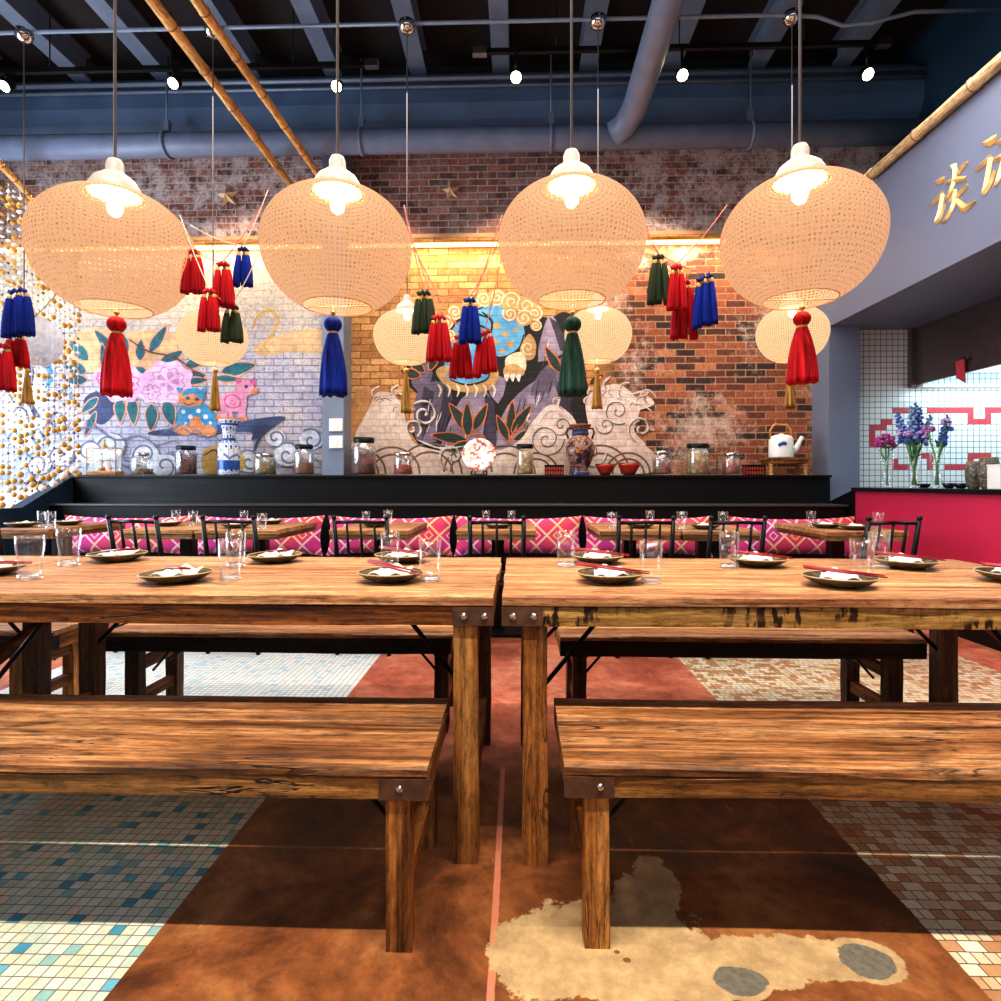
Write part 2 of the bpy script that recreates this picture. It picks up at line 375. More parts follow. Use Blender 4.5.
def m_weave(name,col=(247,186,142),st=.86):
    t=NT(name); u=t.sep(t.uv())
    a=t.math('SINE',t.math('MULTIPLY',t.math('ADD',t.math('MULTIPLY',u[0],50),t.math('MULTIPLY',u[1],17)),2*PI))
    b=t.math('SINE',t.math('MULTIPLY',t.math('SUBTRACT',t.math('MULTIPLY',u[0],50),t.math('MULTIPLY',u[1],17)),2*PI))
    hole=t.smooth(t.math('MULTIPLY',a,b),.15,.5)
    n=t.noise(t.mapping(t.uv(),(40,90,1)),3,3,.7); hole=t.math('MULTIPLY',hole,t.smooth(n,.3,.55))
    up=t.smooth(u[1],.72,1.0)
    c=t.mix(up,sl(col),sl((255,226,170))); c=t.mix(t.math('MULTIPLY',hole,1.0),c,sl((134,76,54)))
    c=t.mix(1,c,t.ramp(n,[(.3,.88),(.7,1.06)]),'MULTIPLY')
    e=t.n('ShaderNodeEmission'); t.put(e.inputs[0],c); t.put(e.inputs[1],t.math('ADD',st,t.math('MULTIPLY',up,.22)))
    d=t.n('ShaderNodeBsdfDiffuse'); t.put(d.inputs[0],sl((226,196,160)))
    ad=t.n('ShaderNodeAddShader'); t.t.links.new(e.outputs[0],ad.inputs[0]); 
    dm=t.n('ShaderNodeMixShader'); dm.inputs[0].default_value=.12; 
    t.t.links.new(e.outputs[0],dm.inputs[1]); t.t.links.new(d.outputs[0],dm.inputs[2])
    tr=t.n('ShaderNodeBsdfTransparent'); mx=t.n('ShaderNodeMixShader')
    t.put(mx.inputs[0],t.math('ADD',.12,t.math('MULTIPLY',hole,.5)))
    t.t.links.new(dm.outputs[0],mx.inputs[1]); t.t.links.new(tr.outputs[0],mx.inputs[2])
    return t.done(mx.outputs[0])
def m_glass(name,tint=(1,1,1),body=.05,edge=.75):
    t=NT(name); lw=t.n('ShaderNodeLayerWeight'); lw.inputs[0].default_value=.35
    n=t.noise(t.obj(),8,2)
    gl=t.n('ShaderNodeBsdfGlossy'); gl.inputs['Roughness'].default_value=.04; t.put(gl.inputs[0],(.95,.97,1,1))
    df=t.n('ShaderNodeBsdfDiffuse'); t.put(df.inputs[0],(.8,.85,.9,1))
    tr=t.n('ShaderNodeBsdfTransparent'); t.put(tr.inputs[0],(*tint,1))
    m1=t.n('ShaderNodeMixShader'); m1.inputs[0].default_value=.10; t.t.links.new(gl.outputs[0],m1.inputs[1]); t.t.links.new(df.outputs[0],m1.inputs[2])
    m2=t.n('ShaderNodeMixShader'); f=t.math('ADD',body,t.math('MULTIPLY',t.math('POWER',lw.outputs['Facing'],3.0),edge),clamp=True)
    t.put(m2.inputs[0],t.math('MULTIPLY',f,t.math('ADD',.8,t.math('MULTIPLY',n,.4)),clamp=True)); t.t.links.new(tr.outputs[0],m2.inputs[1]); t.t.links.new(m1.outputs[0],m2.inputs[2])
    return t.done(m2.outputs[0])
def m_fabric(name,c,c2,ax=2,sc=60,rough=.75,glow=0):
    t=NT(name); s=[sc,sc,sc]; s[ax]=2.5
    n=t.noise(t.mapping(t.obj(),tuple(s)),1,3,.6); col=t.ramp(n,[(.3,sl(c2)),(.55,sl(c)),(.75,tuple(min(1,x*1.5+.02) for x in sl(c)))])
    return t.done(t.bsdf(col,rough,0,t.bump(n,.6,.006),spec=.15))
def m_pillow():
    t=NT('ikat_fabric'); v=t.vmath('ADD',t.obj(),t.comb(t.orand(),0,0)); q=t.sep(v); s=.19
    a=t.math('DIVIDE',t.math('ADD',q[0],q[2]),s); b=t.math('DIVIDE',t.math('SUBTRACT',q[0],q[2]),s)
    fa=t.math('ABSOLUTE',t.math('SUBTRACT',t.math('FRACT',a),.5)); fb=t.math('ABSOLUTE',t.math('SUBTRACT',t.math('FRACT',b),.5))
    m=t.math('MAXIMUM',fa,fb)
    line=t.smooth(m,.425,.45)
    par=t.math('FLOORED_MODULO',t.math('ADD',t.math('FLOOR',a),t.math('FLOOR',b)),2)
    ring=t.math('MULTIPLY',t.math('MULTIPLY',t.smooth(m,.14,.17),t.math('SUBTRACT',1,t.smooth(m,.21,.23))),t.math('LESS_THAN',par,.5))
    ln=t.math('MAXIMUM',line,ring)
    n=t.noise(t.obj(),4,3); n2=t.noise(t.obj(),90,2)
    pk=t.mix(t.smooth(n,.35,.65),sl((206,44,148)),sl((226,66,98)))
    cr=t.mix(t.smooth(n,.35,.65),sl((240,206,216)),sl((246,204,156)))
    col=t.mix(ln,pk,cr); col=t.mix(1,col,t.ramp(n2,[(.3,.88),(.7,1.08)]),'MULTIPLY')
    return t.done(t.bsdf(col,.8,0,t.bump(n2,.2,.002),sheen=.2))
def m_blotch(name,cols,sc=20,rough=.25,thr=(.42,.5,.58)):
    t=NT(name); n=t.noise(t.obj(),sc,5,.6,1.0)
    col=t.ramp(n,[(0,sl(cols[0])),(thr[0],sl(cols[1])),(thr[1],sl(cols[2])),(thr[2],sl(cols[3]))],'CONSTANT')
    return t.done(t.bsdf(col,rough,0,t.bump(n,.1,.002)))
def m_bits(name,cols,sc=45,rough=.5):
    t=NT(name); vo=t.n('ShaderNodeTexVoronoi'); t.put(vo.inputs['Vector'],t.obj()); vo.inputs['Scale'].default_value=sc
    r=t.sep(vo.outputs['Color'])[0]; k=len(cols)
    col=t.ramp(r,[(i/k,sl(c)) for i,c in enumerate(cols)],'CONSTANT')
    d=t.ramp(vo.outputs['Distance'],[(0,1.1),(.5,.5)]); col=t.mix(1,col,d,'MULTIPLY')
    return t.done(t.bsdf(col,rough,0,t.bump(vo.outputs['Distance'],-.6,.01)))

M={}
M['brick']=m_brickwall(); M['floor']=m_floor()
M['deck']=plain('dark_ceiling_paint',(40,32,30),.8,var=.25,scale=3)
M['steel_paint']=plain('blue_grey_steel_paint',(120,132,152),.5,var=.12,scale=5)
M['girder']=plain('dark_blue_steel_paint',(84,108,140),.45,var=.2,scale=3)
M['pipe']=plain('grey_blue_pipe_paint',(116,126,150),.45,var=.12,scale=6)
M['black_metal']=plain('black_metal',(14,14,15),.35,.4,.2)
M['chrome']=plain('chrome',(200,196,190),.12,1,.05)
M['conduit']=plain('conduit_paint',(126,136,152),.4,.2,.1)
M['wall_grey']=m_wallpaint('slate_wall_paint',(118,126,150))
M['wall_upper']=m_wallpaint('shaded_upper_wall_paint',(30,58,80))  # shadow on the upper wall put into a darker paint colour
M['pale']=m_wallpaint('pale_plaster',(214,222,232))
M['tile']=m_kitchen_tile()
M['red_tile']=plain('red_tile',(206,74,86),.25,var=.1,scale=30)
M['counter_red']=m_wallpaint('raspberry_plaster',(196,40,82),.5,.08)
M['stone']=plain('black_stone',(24,26,30),.15,0,.3)
M['black_wood']=wood('black_stained_wood',0,((4,4,5),(7,7,8),(11,10,12),(18,17,18)),.34,crack=.2,patch=.2,bump=.12)
M['steel']=plain('brushed_dark_steel',(116,100,100),.32,.75,.1)
M['bamboo']=wood('bamboo_skin',0,((130,78,34),(186,124,64),(214,156,92),(232,186,126)),.4,crack=.15,patch=.25,bump=.15)
M['node']=plain('bamboo_node',(150,98,48),.5)
M['bamboo_pale']=wood('pale_bamboo_skin',1,((150,120,84),(196,164,120),(220,190,146),(236,214,176)),.4,crack=.1,patch=.15,bump=.12)
M['bamboo_y']=wood('bamboo_skin_along',1,((172,112,56),(210,150,84),(228,176,108),(242,204,142)),.4,crack=.15,patch=.25,bump=.15)
M['top']=wood('table_top_wood',0,((104,62,36),(164,108,70),(190,140,96),(212,170,126)),.4,crack=.7,patch=.25,bump=.3)
M['apron']=wood('table_apron_wood',0,((44,20,8),(104,56,22),(150,90,36),(182,122,56)),.45,crack=.9,patch=.5,bump=.6)
M['apron_marked']=wood('stained_apron_wood',0,((60,38,14),(134,96,42),(172,132,68),(198,160,98)),.45,crack=.5,patch=.25,bump=.6,marks=True)
M['apron_small']=wood('small_table_edge_wood',0,((70,46,28),(116,84,54),(150,114,74),(178,146,104)),.45,crack=.6,patch=.5,bump=.5)
M['leg']=wood('leg_wood',2,((60,30,10),(128,78,34),(170,112,54),(200,146,82)),.45,crack=.7,patch=.5,bump=.5)
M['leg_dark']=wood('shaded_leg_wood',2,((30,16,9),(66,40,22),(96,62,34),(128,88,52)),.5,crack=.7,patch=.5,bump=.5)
M['rail']=wood('rail_wood',1,((50,24,8),(110,62,24),(152,94,40),(182,124,62)),.45,crack=.7,patch=.5,bump=.5)
M['bench']=wood('bench_wood',0,((44,24,10),(116,72,36),(172,118,72),(216,168,120)),.36,crack=1,patch=.8,bump=.6)
M['bench_apron']=wood('bench_apron_wood',0,((46,24,10),(112,70,30),(156,106,52),(196,148,84)),.42,crack=1,patch=.55,bump=.6)
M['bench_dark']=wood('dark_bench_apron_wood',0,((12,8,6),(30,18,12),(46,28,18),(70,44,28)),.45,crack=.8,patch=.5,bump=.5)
M['iron']=plain('rusty_iron',(96,64,42),.6,.1,.4,30)
M['weave']=m_weave('woven_bamboo_shade'); M['weave_small']=m_weave('small_woven_shade',(255,216,166),1.0)
M['weave_off']=None
M['cap']=plain('white_lamp_cap',(196,184,172),.4,var=.05)
M['glow']=emis('lamp_glow',(255,236,196),9)
M['bulb']=emis('spot_bulb',(255,232,186),14)
M['led']=emis('led_strip',(255,214,140),5)
M['ring']=plain('shade_ring_wire',(226,180,124),.5)
M['cord']=plain('grey_cord',(120,112,108),.6); M['cord_pink']=plain('pink_cord',(226,128,116),.7); M['cord_white']=plain('white_cord',(214,204,190),.7)
M['t_red']=m_fabric('red_thread',(186,16,28),(92,4,12)); M['t_blue']=m_fabric('blue_thread',(12,40,140),(4,12,58)); M['t_green']=m_fabric('green_thread',(38,70,58),(14,30,24)); M['t_olive']=m_fabric('dark_green_thread',(56,68,48),(24,32,22)); M['t_gold']=m_fabric('gold_thread',(176,132,66),(104,72,30))
M['k_red']=plain('red_cord_knot',(190,22,32),.7); M['k_blue']=plain('blue_cord_knot',(20,40,120),.7); M['k_green']=plain('green_cord_knot',(34,60,46),.7); M['k_gold']=plain('gold_wrap',(198,154,84),.45,.3)
M['glass']=m_glass('clear_glass'); M['jar']=m_glass('jar_glass',body=.12,edge=.6); M['base_glass']=m_glass('thick_glass',body=.35,edge=.5)
M['plate']=m_blotch('olive_glazed_stoneware',[(46,38,30),(74,60,42),(96,80,54),(130,108,74)],9,.25,(.4,.52,.62))
M['napkin']=plain('white_linen',(238,230,220),.85,var=.05)
M['chop']=plain('red_lacquer',(150,30,44),.3)
M['pillow']=m_pillow(); M['pillow_back']=plain('orange_linen',(196,108,66),.85)
M['gold']=plain('gold_leaf',(240,204,140),.32,.55,.12)
M['white']=plain('white_plastic',(236,236,236),.4,var=.03)
# ================================================================ room
def S(name,mb,mat,**k): return mb.build(name,mat,kind='structure',**k)
S('floor',MB().box(-6.3,6.6,-2.5,6.45,-.1,0),M['floor'])
S('wall_back',MB().box(-6.3,4.1,YW,YW+.15,0,5.6),M['brick'])
S('ceiling',MB().box(-6.3,6.6,.6,6.45,5.52,5.62),M['deck'])
S('wall_left',MB().box(-6.4,-6.3,-2.5,6.45,0,5.6),M['pale'])
def yz(pts,x0,x1,mi=0): return MB().prism([(x0,y,z) for y,z in pts],(x1-x0,0,0),mi)
S('wall_right',yz([(-2.5,2.63),(5.96,2.63),(5.96,0),(6.3,0),(6.3,3.78),(-2.5,3.78)],XR,XR+.30),M['wall_grey'])
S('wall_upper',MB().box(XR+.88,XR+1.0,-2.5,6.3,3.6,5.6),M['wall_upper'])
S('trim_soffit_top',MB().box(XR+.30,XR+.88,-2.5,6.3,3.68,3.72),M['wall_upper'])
S('trim_wall_head',MB().box(-6.3,4.0,6.27,6.31,5.2,5.52),M['deck'])
S('wall_kitchen',MB().box(XR+.30,6.6,6.1,6.25,0,2.7),M['tile'])
S('wall_kitchen_side',MB().box(6.5,6.6,-2.5,6.1,0,2.7),M['tile'])
S('ceiling_kitchen',MB().box(XR+.30,6.5,-2.5,6.1,2.63,2.70),M['wall_grey'])
# red border laid in the kitchen tiling
t=.0575; y=6.1
rb=MB(); cells=set()
def seg(ax,ay,bx,by):
    a=W(ax,ay,y); b=W(bx,by,y)
    x0,x1=sorted((a.x,b.x)); z0,z1=sorted((a.z,b.z))
    x0=math.floor(x0/t+.5)*t; x1=math.floor(x1/t+.5)*t; z0=math.floor(z0/t+.5)*t; z1=math.floor(z1/t+.5)*t
    x1=max(x1,x0+t); z1=max(z1,z0+t)
    nx=max(1,round((x1-x0)/t)); nz=max(1,round((z1-z0)/t))
    for i in range(nx):
        for j in range(nz):
          key=(round((x0+i*t)/t),round((z0+j*t)/t))
          if key in cells: continue
          cells.add(key); rb.box(x0+i*t+.003,x0+(i+1)*t-.003,y-.003,y+.01,z0+j*t+.003,z0+(j+1)*t-.003)
for q in ((894,407,912,411),(928,407,975,411),(970,411,975,418),(970,418,991,422),(986,411,991,418),(986,407,1040,411),(883,418,894,422),(883,422,888,429),(872,429,888,433),(872,433,877,449),
          (894,458,899,466),(894,466,910,470),(919,456,932,460),(926,460,932,470),(942,466,968,470),(969,456,991,460),(969,460,975,466),(1000,456,1040,460)): seg(*q)
S('trim_red_tiles',rb,M['red_tile'])

# column built into the brick wall
S('trim_column',MB().box(W(322,300,6.02).x,W(343.5,300,6.02).x,6.02,YW+.02,0,4.6),M['steel_paint'])
# ledge with the light strip
S('trim_ledge',MB().box(-6.3,XR,YW-.07,YW+.02,ZL+.03,ZL+.10),plain('ledge_paint',(206,160,120),.6,var=.15,scale=4))
S('trim_lower_wall',MB().box(-6.3,W(42,500,6.2).x,6.22,YW+.02,0,1.06),M['pale'])
S('trim_sill',MB().box(-6.3,W(26,484,6.1).x,6.08,YW+.02,1.06,1.11),M['girder'])
# ceiling beams and girder
def ibeam(cx,y0,y1,z,w=.17,h=.27):
    return MB().box(cx-w/2,cx+w/2,y0,y1,z,z+.03).box(cx-.035,cx+.035,y0,y1,z+.03,z+h-.03).box(cx-w/2,cx+w/2,y0,y1,z+h-.03,z+h)
for i,px in enumerate((-95,8,103,206,302,401,498,600,698,799,899,1010)):
    S('trim_beam_%d'%(i+1),ibeam(W(px,2,5.1).x,.6,6.0,5.25),M['steel_paint'])
g=[(6.3,4.66),(6.02,4.66),(5.93,4.74),(5.88,4.88),(5.88,5.02),(5.93,5.16),(6.0,5.25),(6.3,5.25)]
S('trim_girder',yz(g,-6.3,XR+.88),M['girder'])
# ================================================================ overhead pipes, tracks, poles
def elbow(path,r,mat,name,label,cat,seg=14,smooth=True,group=None):
    o=MB().tube(path,r,seg).build(name,mat,smooth=True); return tag(o,label,cat,group)
zp=4.43
o=elbow([(-6.3,5.76,zp),(-3,5.76,zp),(0,5.76,zp),(XR+.88,5.76,zp)],.115,M['pipe'],'sprinkler_main','thick grey-blue pipe running the length of the brick wall under the dark girder','pipe')
a=W(625,126,5.62)
elbow([(a.x-.10,5.66,a.z-.05),(a.x-.02,5.6,a.z-.02),(a.x+.03,5.5,a.z+.02),(a.x+.05,5.35,a.z+.03),(a.x+.05,4.4,a.z+.03),(a.x+.05,2.5,a.z+.03)],.115,M['pipe'],'overhead_duct','thick grey round duct running overhead with a bent end near the brick wall','duct',seg=18)
for k,(zz,rr,lb) in enumerate(((5.10,.022,'upper of two thin conduits along the dark ceiling girder'),(5.02,.016,'lower of two thin conduits along the dark ceiling girder'))):
    elbow([(-6.3,5.85,zz),(XR+.88,5.85,zz)],rr,M['conduit'],'conduit',lb,'conduit',8)
zc=4.52
elbow([(-4.2,4.4,zc),(1.9,4.4,zc),(2.2,4.4,zc-.02),(2.38,4.4,zc-.09),(2.6,4.4,zc-.07),(2.9,4.4,zc),(3.6,4.4,zc)],.014,M['conduit'],'conduit','thin conduit that carries the round chrome ceiling boxes','conduit',8)
# hangers on the main pipe
for k,(px,lb) in enumerate(((168,'pipe hanger on the main beside the two bamboo poles'),(362,'pipe hanger on the main above the second big lantern'),(551,'pipe hanger on the main beside the bent duct end'),(750,'pipe hanger on the main above the lantern by the slate wall'))):
    c=W(px,142,5.76); h=thing('pipe_hanger','steel '+lb,'hanger',(c.x,5.76,zp),group='pipe hangers')
    MB().lathe([(.118,-.015),(.128,-.015),(.128,.015),(.118,.015),(.118,-.015)],(0,0,0),20,M=Matrix.Rotation(PI/2,3,'Y')).build('clamp',M['pipe'],h,smooth=True)
    MB().tube([(0,-.02,.11),(0,-.02,.8)],.009,6).build('rod',M['conduit'],h); MB().box(-.025,.025,-.035,.02,.12,.24).build('bracket',M['pipe'],h)
# track lighting
def track(x0,x1,Y,Z,label):
    o=thing('lighting_track',label,'light track',(x0,Y,Z)); L=x1-x0
    MB().box(0,L,-.018,.018,-.02,.02).build('rail',M['black_metal'],o)
    MB().box(-.02,.10,-.03,.03,-.03,.03).build('end_cap',M['chrome'],o); MB().box(L-.10,L+.02,-.03,.03,-.03,.03).build('end_cap',M['chrome'],o)
    for k in range(3): MB().tube([(L*(.2+.3*k),0,0),(L*(.2+.3*k),0,.5)],.006,6).build('hanger_rod',M['black_metal'],o)
ta=W(-30,63,5.2); tb=W(376,64,5.2); tc=W(475,52,5.1); td=W(888,52,5.1)
track(ta.x,tb.x,5.2,tb.z,'black light track over the bead curtain side of the room')
track(tc.x,td.x,5.1,tc.z,'black light track over the bent duct and kitchen side')
spots=[]
def spot(px,py,Y,zt,label):
    c=W(px,py,Y); o=thing('track_light',label,'spotlight',(c.x,Y,zt-.02),group='lit track spotlights')
    dz=c.z-zt+.02
    MB().tube([(0,0,0),(0,0,dz+.07)],.012,8).build('stem',M['black_metal'],o)
    R=Matrix.Rotation(math.radians(-48),3,'X')
    MB().lathe([(.001,.10),(.03,.10),(.045,.06),(.055,-.03),(.047,-.03),(.035,.05),(.001,.06)],(0,0,dz),18,M=R).build('housing',M['black_metal'],o,smooth=True)
    MB().lathe([(.001,-.022),(.046,-.02),(.046,.0),(.001,.01)],(0,0,dz),16,M=R).build('lamp',M['bulb'],o,smooth=True)
    spots.append((c.x,Y,c.z))
for q in ((6,86,5.2,tb.z,'lit track spotlight above the bead curtain'),(174,83,5.2,tb.z,'lit track spotlight between bead curtain and bamboo poles'),(337,86,5.2,tb.z,'lit track spotlight over the grey wall column'),(516,77,5.1,tc.z,'lit track spotlight at the free end of the kitchen-side track'),(682,75,5.1,tc.z,'lit track spotlight just beyond the thick bent duct'),(867,74,5.1,tc.z,'lit track spotlight at the end next to the slate wall')): spot(*q)
# bamboo poles
def bamboo(a,b,r,mat,label,nodes=11):
    a=Vector(a); b=Vector(b); n=nodes; path=[];rad=[]
    for i in range(n):
        for dt,k in ((.02,1.0),(.5,.96),(.95,1.0),(.975,1.12)):
            path.append(a.lerp(b,(i+dt)/n)-a); rad.append(r*k*(1-.12*(i+dt)/n))
    mb=MB().tube(path,rad,12); dr=(b-a)/(b-a).length*.006
    for i in range(1,n): c_=(b-a)*((i-.02)/n); rr=r*(1-.12*i/n); mb.tube([c_-dr,c_-dr*.5,c_+dr*.5,c_+dr],[rr*1.08,rr*1.17,rr*1.17,rr*1.08],12,mi=1)
    o=mb.build('bamboo_pole',[mat,M['node']],smooth=True,loc=a); return tag(o,label,'bamboo pole','bamboo poles')
a=W(145,-20,3.7); b=W(292,184,6.15); a.x-=(b.x-a.x)*2.3/2.45; bamboo((a.x,1.4,4.24),(b.x,6.15,4.20),.042,M['bamboo_y'],'overhead bamboo pole on the window side of the pair')
a=W(189,-20,3.7); b=W(319,174,5.95); a.x-=(b.x-a.x)*2.3/2.25; bamboo((a.x,1.4,4.23),(b.x,5.95,4.21),.038,M['bamboo_y'],'overhead bamboo pole of the pair, over the second big lantern')
bamboo((XR-.05,1.8,3.75),(XR-.05,6.28,3.72),.048,M['bamboo_pale'],'pale bamboo pole along the top of the slate wall',8)
bamboo((-4.90,5.3,4.15),(-5.10,6.28,3.98),.035,M['bamboo_y'],'brown bamboo pole the bead curtain hangs from',5)
bamboo((-4.7,YW-.10,ZL+.02),(2.95,YW-.10,ZL+.02),.028,M['bamboo'],'long thin bamboo rail along the brick ledge',22)
o=MB().box(-5.6,W(726,243,YW-.09).x,YW-.10,YW-.07,ZL-.045,ZL-.012).build('led_strip',M['led']); tag(o,'glowing warm strip light under the brick ledge','strip light')
# barn stars
def star(px,py,r,label):
    c=W(px,py,YW); pts=[]
    for k in range(10):
        a=PI/2+k*PI/5+.12; q=r if k%2==0 else r*.40; pts.append((q*math.cos(a),0,q*math.sin(a)))
    vs=[(0,-.07,0),(0,0,0)]+pts; fs=[]
    for k in range(10): fs.append((0,2+k,2+(k+1)%10)); fs.append((1,2+(k+1)%10,2+k))
    o=MB().add(vs,fs).build('wall_star',plain('aged_brass_'+str(px),(228,198,156),.4,.2),loc=(c.x,YW-.02,c.z)); tag(o,label,'star','barn stars on the brick')
star(229,197,.135,'five-pointed metal star on the whitewashed brick beside the bamboo poles'); star(451,192,.105,'five-pointed metal star on the brown brick between two lanterns')
# switch boxes on the column
for py,h,lb in ((425,11,'upper white switch box on the grey column'),(442,9,'lower white switch box on the grey column')):
    c=W(336,py,6.0); o=thing('switch_box',lb,'switch',(c.x,6.02,c.z)); MB().box(-.07,.07,-.03,0,-.065,.065).build('box',M['white'],o,bevel=.006); MB().box(-.02,.02,-.036,-.03,-.03,.03).build('switch',M['white'],o)
# gold characters on the slate wall
def strokes(lst,name,label):
    mb=MB()
    for st in lst:
        P0=[WX(x,y_,XR) for x,y_,w in st]; w0=[w for _,_,w in st]; P=[];wd=[]
        for i in range(len(P0)-1):
            a0,a1,a2,a3=P0[max(i-1,0)],P0[i],P0[i+1],P0[min(i+2,len(P0)-1)]
            for q_ in range(5):
                u=q_/5; P.append(.5*((2*a1)+(-a0+a2)*u+(2*a0-5*a1+4*a2-a3)*u*u+(-a0+3*a1-3*a2+a3)*u**3)); wd.append(w0[i]+(w0[i+1]-w0[i])*u)
        P.append(P0[-1]); wd.append(w0[-1]*.8); wd[0]*=.7
        n=len(P)
        # tapered raised stroke with a ridge
        vs=[];fs=[]
        for i in range(n):
            d=(P[min(i+1,n-1)]-P[max(i-1,0)]).normalized(); s=Vector((0,-d.z,d.y)); k=wd[i]*.0056
            vs += [P[i]+s*k+Vector((-.006,0,0)),P[i]+Vector((-.020,0,0)),P[i]-s*k+Vector((-.006,0,0)),P[i]-s*k+Vector((.0,0,0)),P[i]+s*k+Vector((.0,0,0))]
        for i in range(n-1):
            for j in range(5): fs.append((i*5+j,i*5+(j+1)%5,i*5+5+(j+1)%5,i*5+5+j))
        fs.append((0,1,2,3,4)); e=(n-1)*5; fs.append((e+4,e+3,e+2,e+1,e))
        mb.add(vs,fs)
    c=WX(lst[0][0][0],lst[0][0][1],XR)
    o=mb.build(name,M['gold'],smooth=False); return tag(o,label,'sign character','gold wall characters')
def zz(pts): return [(881+x/6.26,100+y_/6.26,w) for x,y_,w in pts]
strokes([zz([(352,512,2.0),(378,505,4.4),(400,496,3.2)]),zz([(318,655,1.6),(350,625,3.4),(392,580,3.8)]),zz([(390,590,4),(372,690,3.8),(350,760,4.6)]),zz([(348,768,4.6),(380,725,3.2),(410,650,1.4)]),
         zz([(412,520,2.2),(470,500,3.4),(535,492,3.0)]),zz([(448,410,2.5),(470,440,3.6),(462,480,3)]),zz([(548,388,2),(515,420,3.6),(485,465,2.4)]),zz([(468,400,3.2),(462,500,3.6),(440,570,3),(415,620,1.8)]),
         zz([(430,640,2),(450,610,3.2),(472,570,2.6)]),zz([(548,530,2.2),(510,570,3.6),(480,610,2.6)]),zz([(470,560,3),(455,660,3.8),(420,730,3.4),(388,770,1.8)]),zz([(462,610,2.4),(500,655,4.0),(530,678,4.8),(560,660,3.4),(600,632,1.2)])],
        'wall_character','gold raised brush-script character on the slate wall, the whole one')
strokes([zz([(650,270,2.2),(695,258,5.5),(728,236,4.2)]),zz([(600,445,1.8),(640,405,3.6),(695,355,4.2)]),zz([(690,362,4.2),(672,470,4),(650,575,4.8)]),zz([(645,585,4.8),(690,520,3.4),(720,440,1.6)]),
         zz([(735,275,2.4),(790,235,4.4),(860,205,3)]),zz([(715,375,2.4),(770,350,4),(880,320,3.4)]),zz([(790,240,3.4),(775,360,4),(745,470,4),(720,540,2)]),zz([(760,420,3),(830,400,4),(870,470,4.4),(900,520,2.4)]),zz([(840,220,3),(850,330,4),(842,460,4.2),(850,540,3)])],
        'wall_character','gold raised brush-script character higher up the slate wall, partly out of frame')

# ================================================================ counter and kitchen
cn=thing('service_counter','raspberry red half-wall counter with black stone top at the kitchen opening','counter',(XR,0,0))
yz([(-1,0),(5.5,0),(5.5,1.0),(-1,1.0)],0,.14).build('front_panel',M['counter_red'],cn)
yz([(5.5,0),(5.94,0),(5.94,.89),(5.5,1.02)],-.01,.14).build('end_wing',M['black_wood'],cn)
MB().box(-.012,0,-1,5.94,0,.13).build('baseboard',M['black_wood'],cn)
MB().box(-.03,.55,-1,5.52,1.0,1.035).build('countertop',M['stone'],cn,bevel=.004)
MB().box(.14,.5,-1,5.5,0,1.0).build('cabinet',M['black_wood'],cn)
hx=3.99
hd=thing('range_hood','dark brushed steel kitchen hood over the cooking line','hood',(hx,0,2.06))
yz([(1.5,.57),(6.09,.57),(6.09,0),(1.5,0)],0,.03).build('front_face',M['steel'],hd)
MB().box(-.05,0,6.03,6.09,-.02,.57).build('corner_trim',M['steel'],hd)
MB().box(.03,1.5,5.98,6.09,-.03,.0).build('back_lip',M['white'],hd)
MB().box(.03,1.5,1.5,6.0,.12,.16).build('light_panel',emis('cyan_hood_light',(196,244,250),2.2),hd)
c=WX(961,366,hx-.02)
rt=thing('hanging_tag','red ribbon tag with a metal clip hanging on the hood edge','tag',c)
MB().prism([(0,-.05,.05),(0,.05,.05),(0,.04,-.10),(0,-.06,-.16)],(-.012,0,0)).build('ribbon',M['red_tile'],rt); MB().box(-.02,.0,-.09,.09,.05,.07).build('clip',M['chrome'],rt)

# ================================================================ banquette
bq=thing('banquette','long black banquette with a display shelf along the brick wall','banquette',(0,0,0))
xl=-4.55; xr=XR-.02
MB().box(xl,xr,5.90,6.28,0,1.13).build('upper_back',M['black_wood'],bq)
MB().box(xl,xr,5.86,YW,1.13,1.155).build('shelf_top',M['black_wood'],bq,bevel=.004)
MB().box(xl,xr,5.60,5.90,.35,.855).build('lower_back',M['black_wood'],bq)
MB().box(xl,xr,5.57,5.91,.855,.875).build('ledge',plain('worn_black_ledge',(70,66,66),.3),bq,bevel=.004)
MB().box(xl,xr,5.05,5.62,0,.37).build('seat_base',M['black_wood'],bq); MB().box(xl,xr,5.02,5.62,.37,.415).build('seat',M['black_wood'],bq,bevel=.01)
yz([(5.02,0),(6.28,0),(6.28,1.16),(5.93,1.16),(5.28,.85),(5.02,.85)],xl-.11,xl).build('end_panel',plain('blue_black_paint',(30,52,72),.3),bq)
# cushions
def pillow(px0,px1,label,Y=5.36,zt=.80,cap=False):
    a=W(px0,535,Y); b=W(px1,535,Y); w=b.x-a.x; h=.372; mb=MB(); nu,nv=26,12; vs=[]
    for side in (1,-1):
        for j in range(nv+1):
            for i in range(nu+1):
                u=i/nu*2-1; v=j/nv*2-1
                th=.075*((1-abs(u)**3.2)*(1-abs(v)**2.6))**.55
                pin=1-.055*(1-abs(v)**2)*(1 if abs(u)>0 else 0)*abs(u)**6; pv=1-.17*(1-abs(u)**2.6)+.0
                vs.append((u*w/2*pin,-side*th,v*h/2*pv))
    k=(nu+1)*(nv+1); fs=[]
    for s_ in (0,1):
        for j in range(nv):
            for i in range(nu):
                q=s_*k+j*(nu+1)+i; fs.append((q,q+1,q+nu+2,q+nu+1))
    mb.add(vs,fs,smooth=True)
    o=mb.build('bolster_pillow',M['pillow'],loc=((a.x+b.x)/2,Y,.415+h/2-.005),smooth=True); o.rotation_euler=(-.16,0,0)
    return tag(o,label,'pillow','patterned pillows on the banquette')
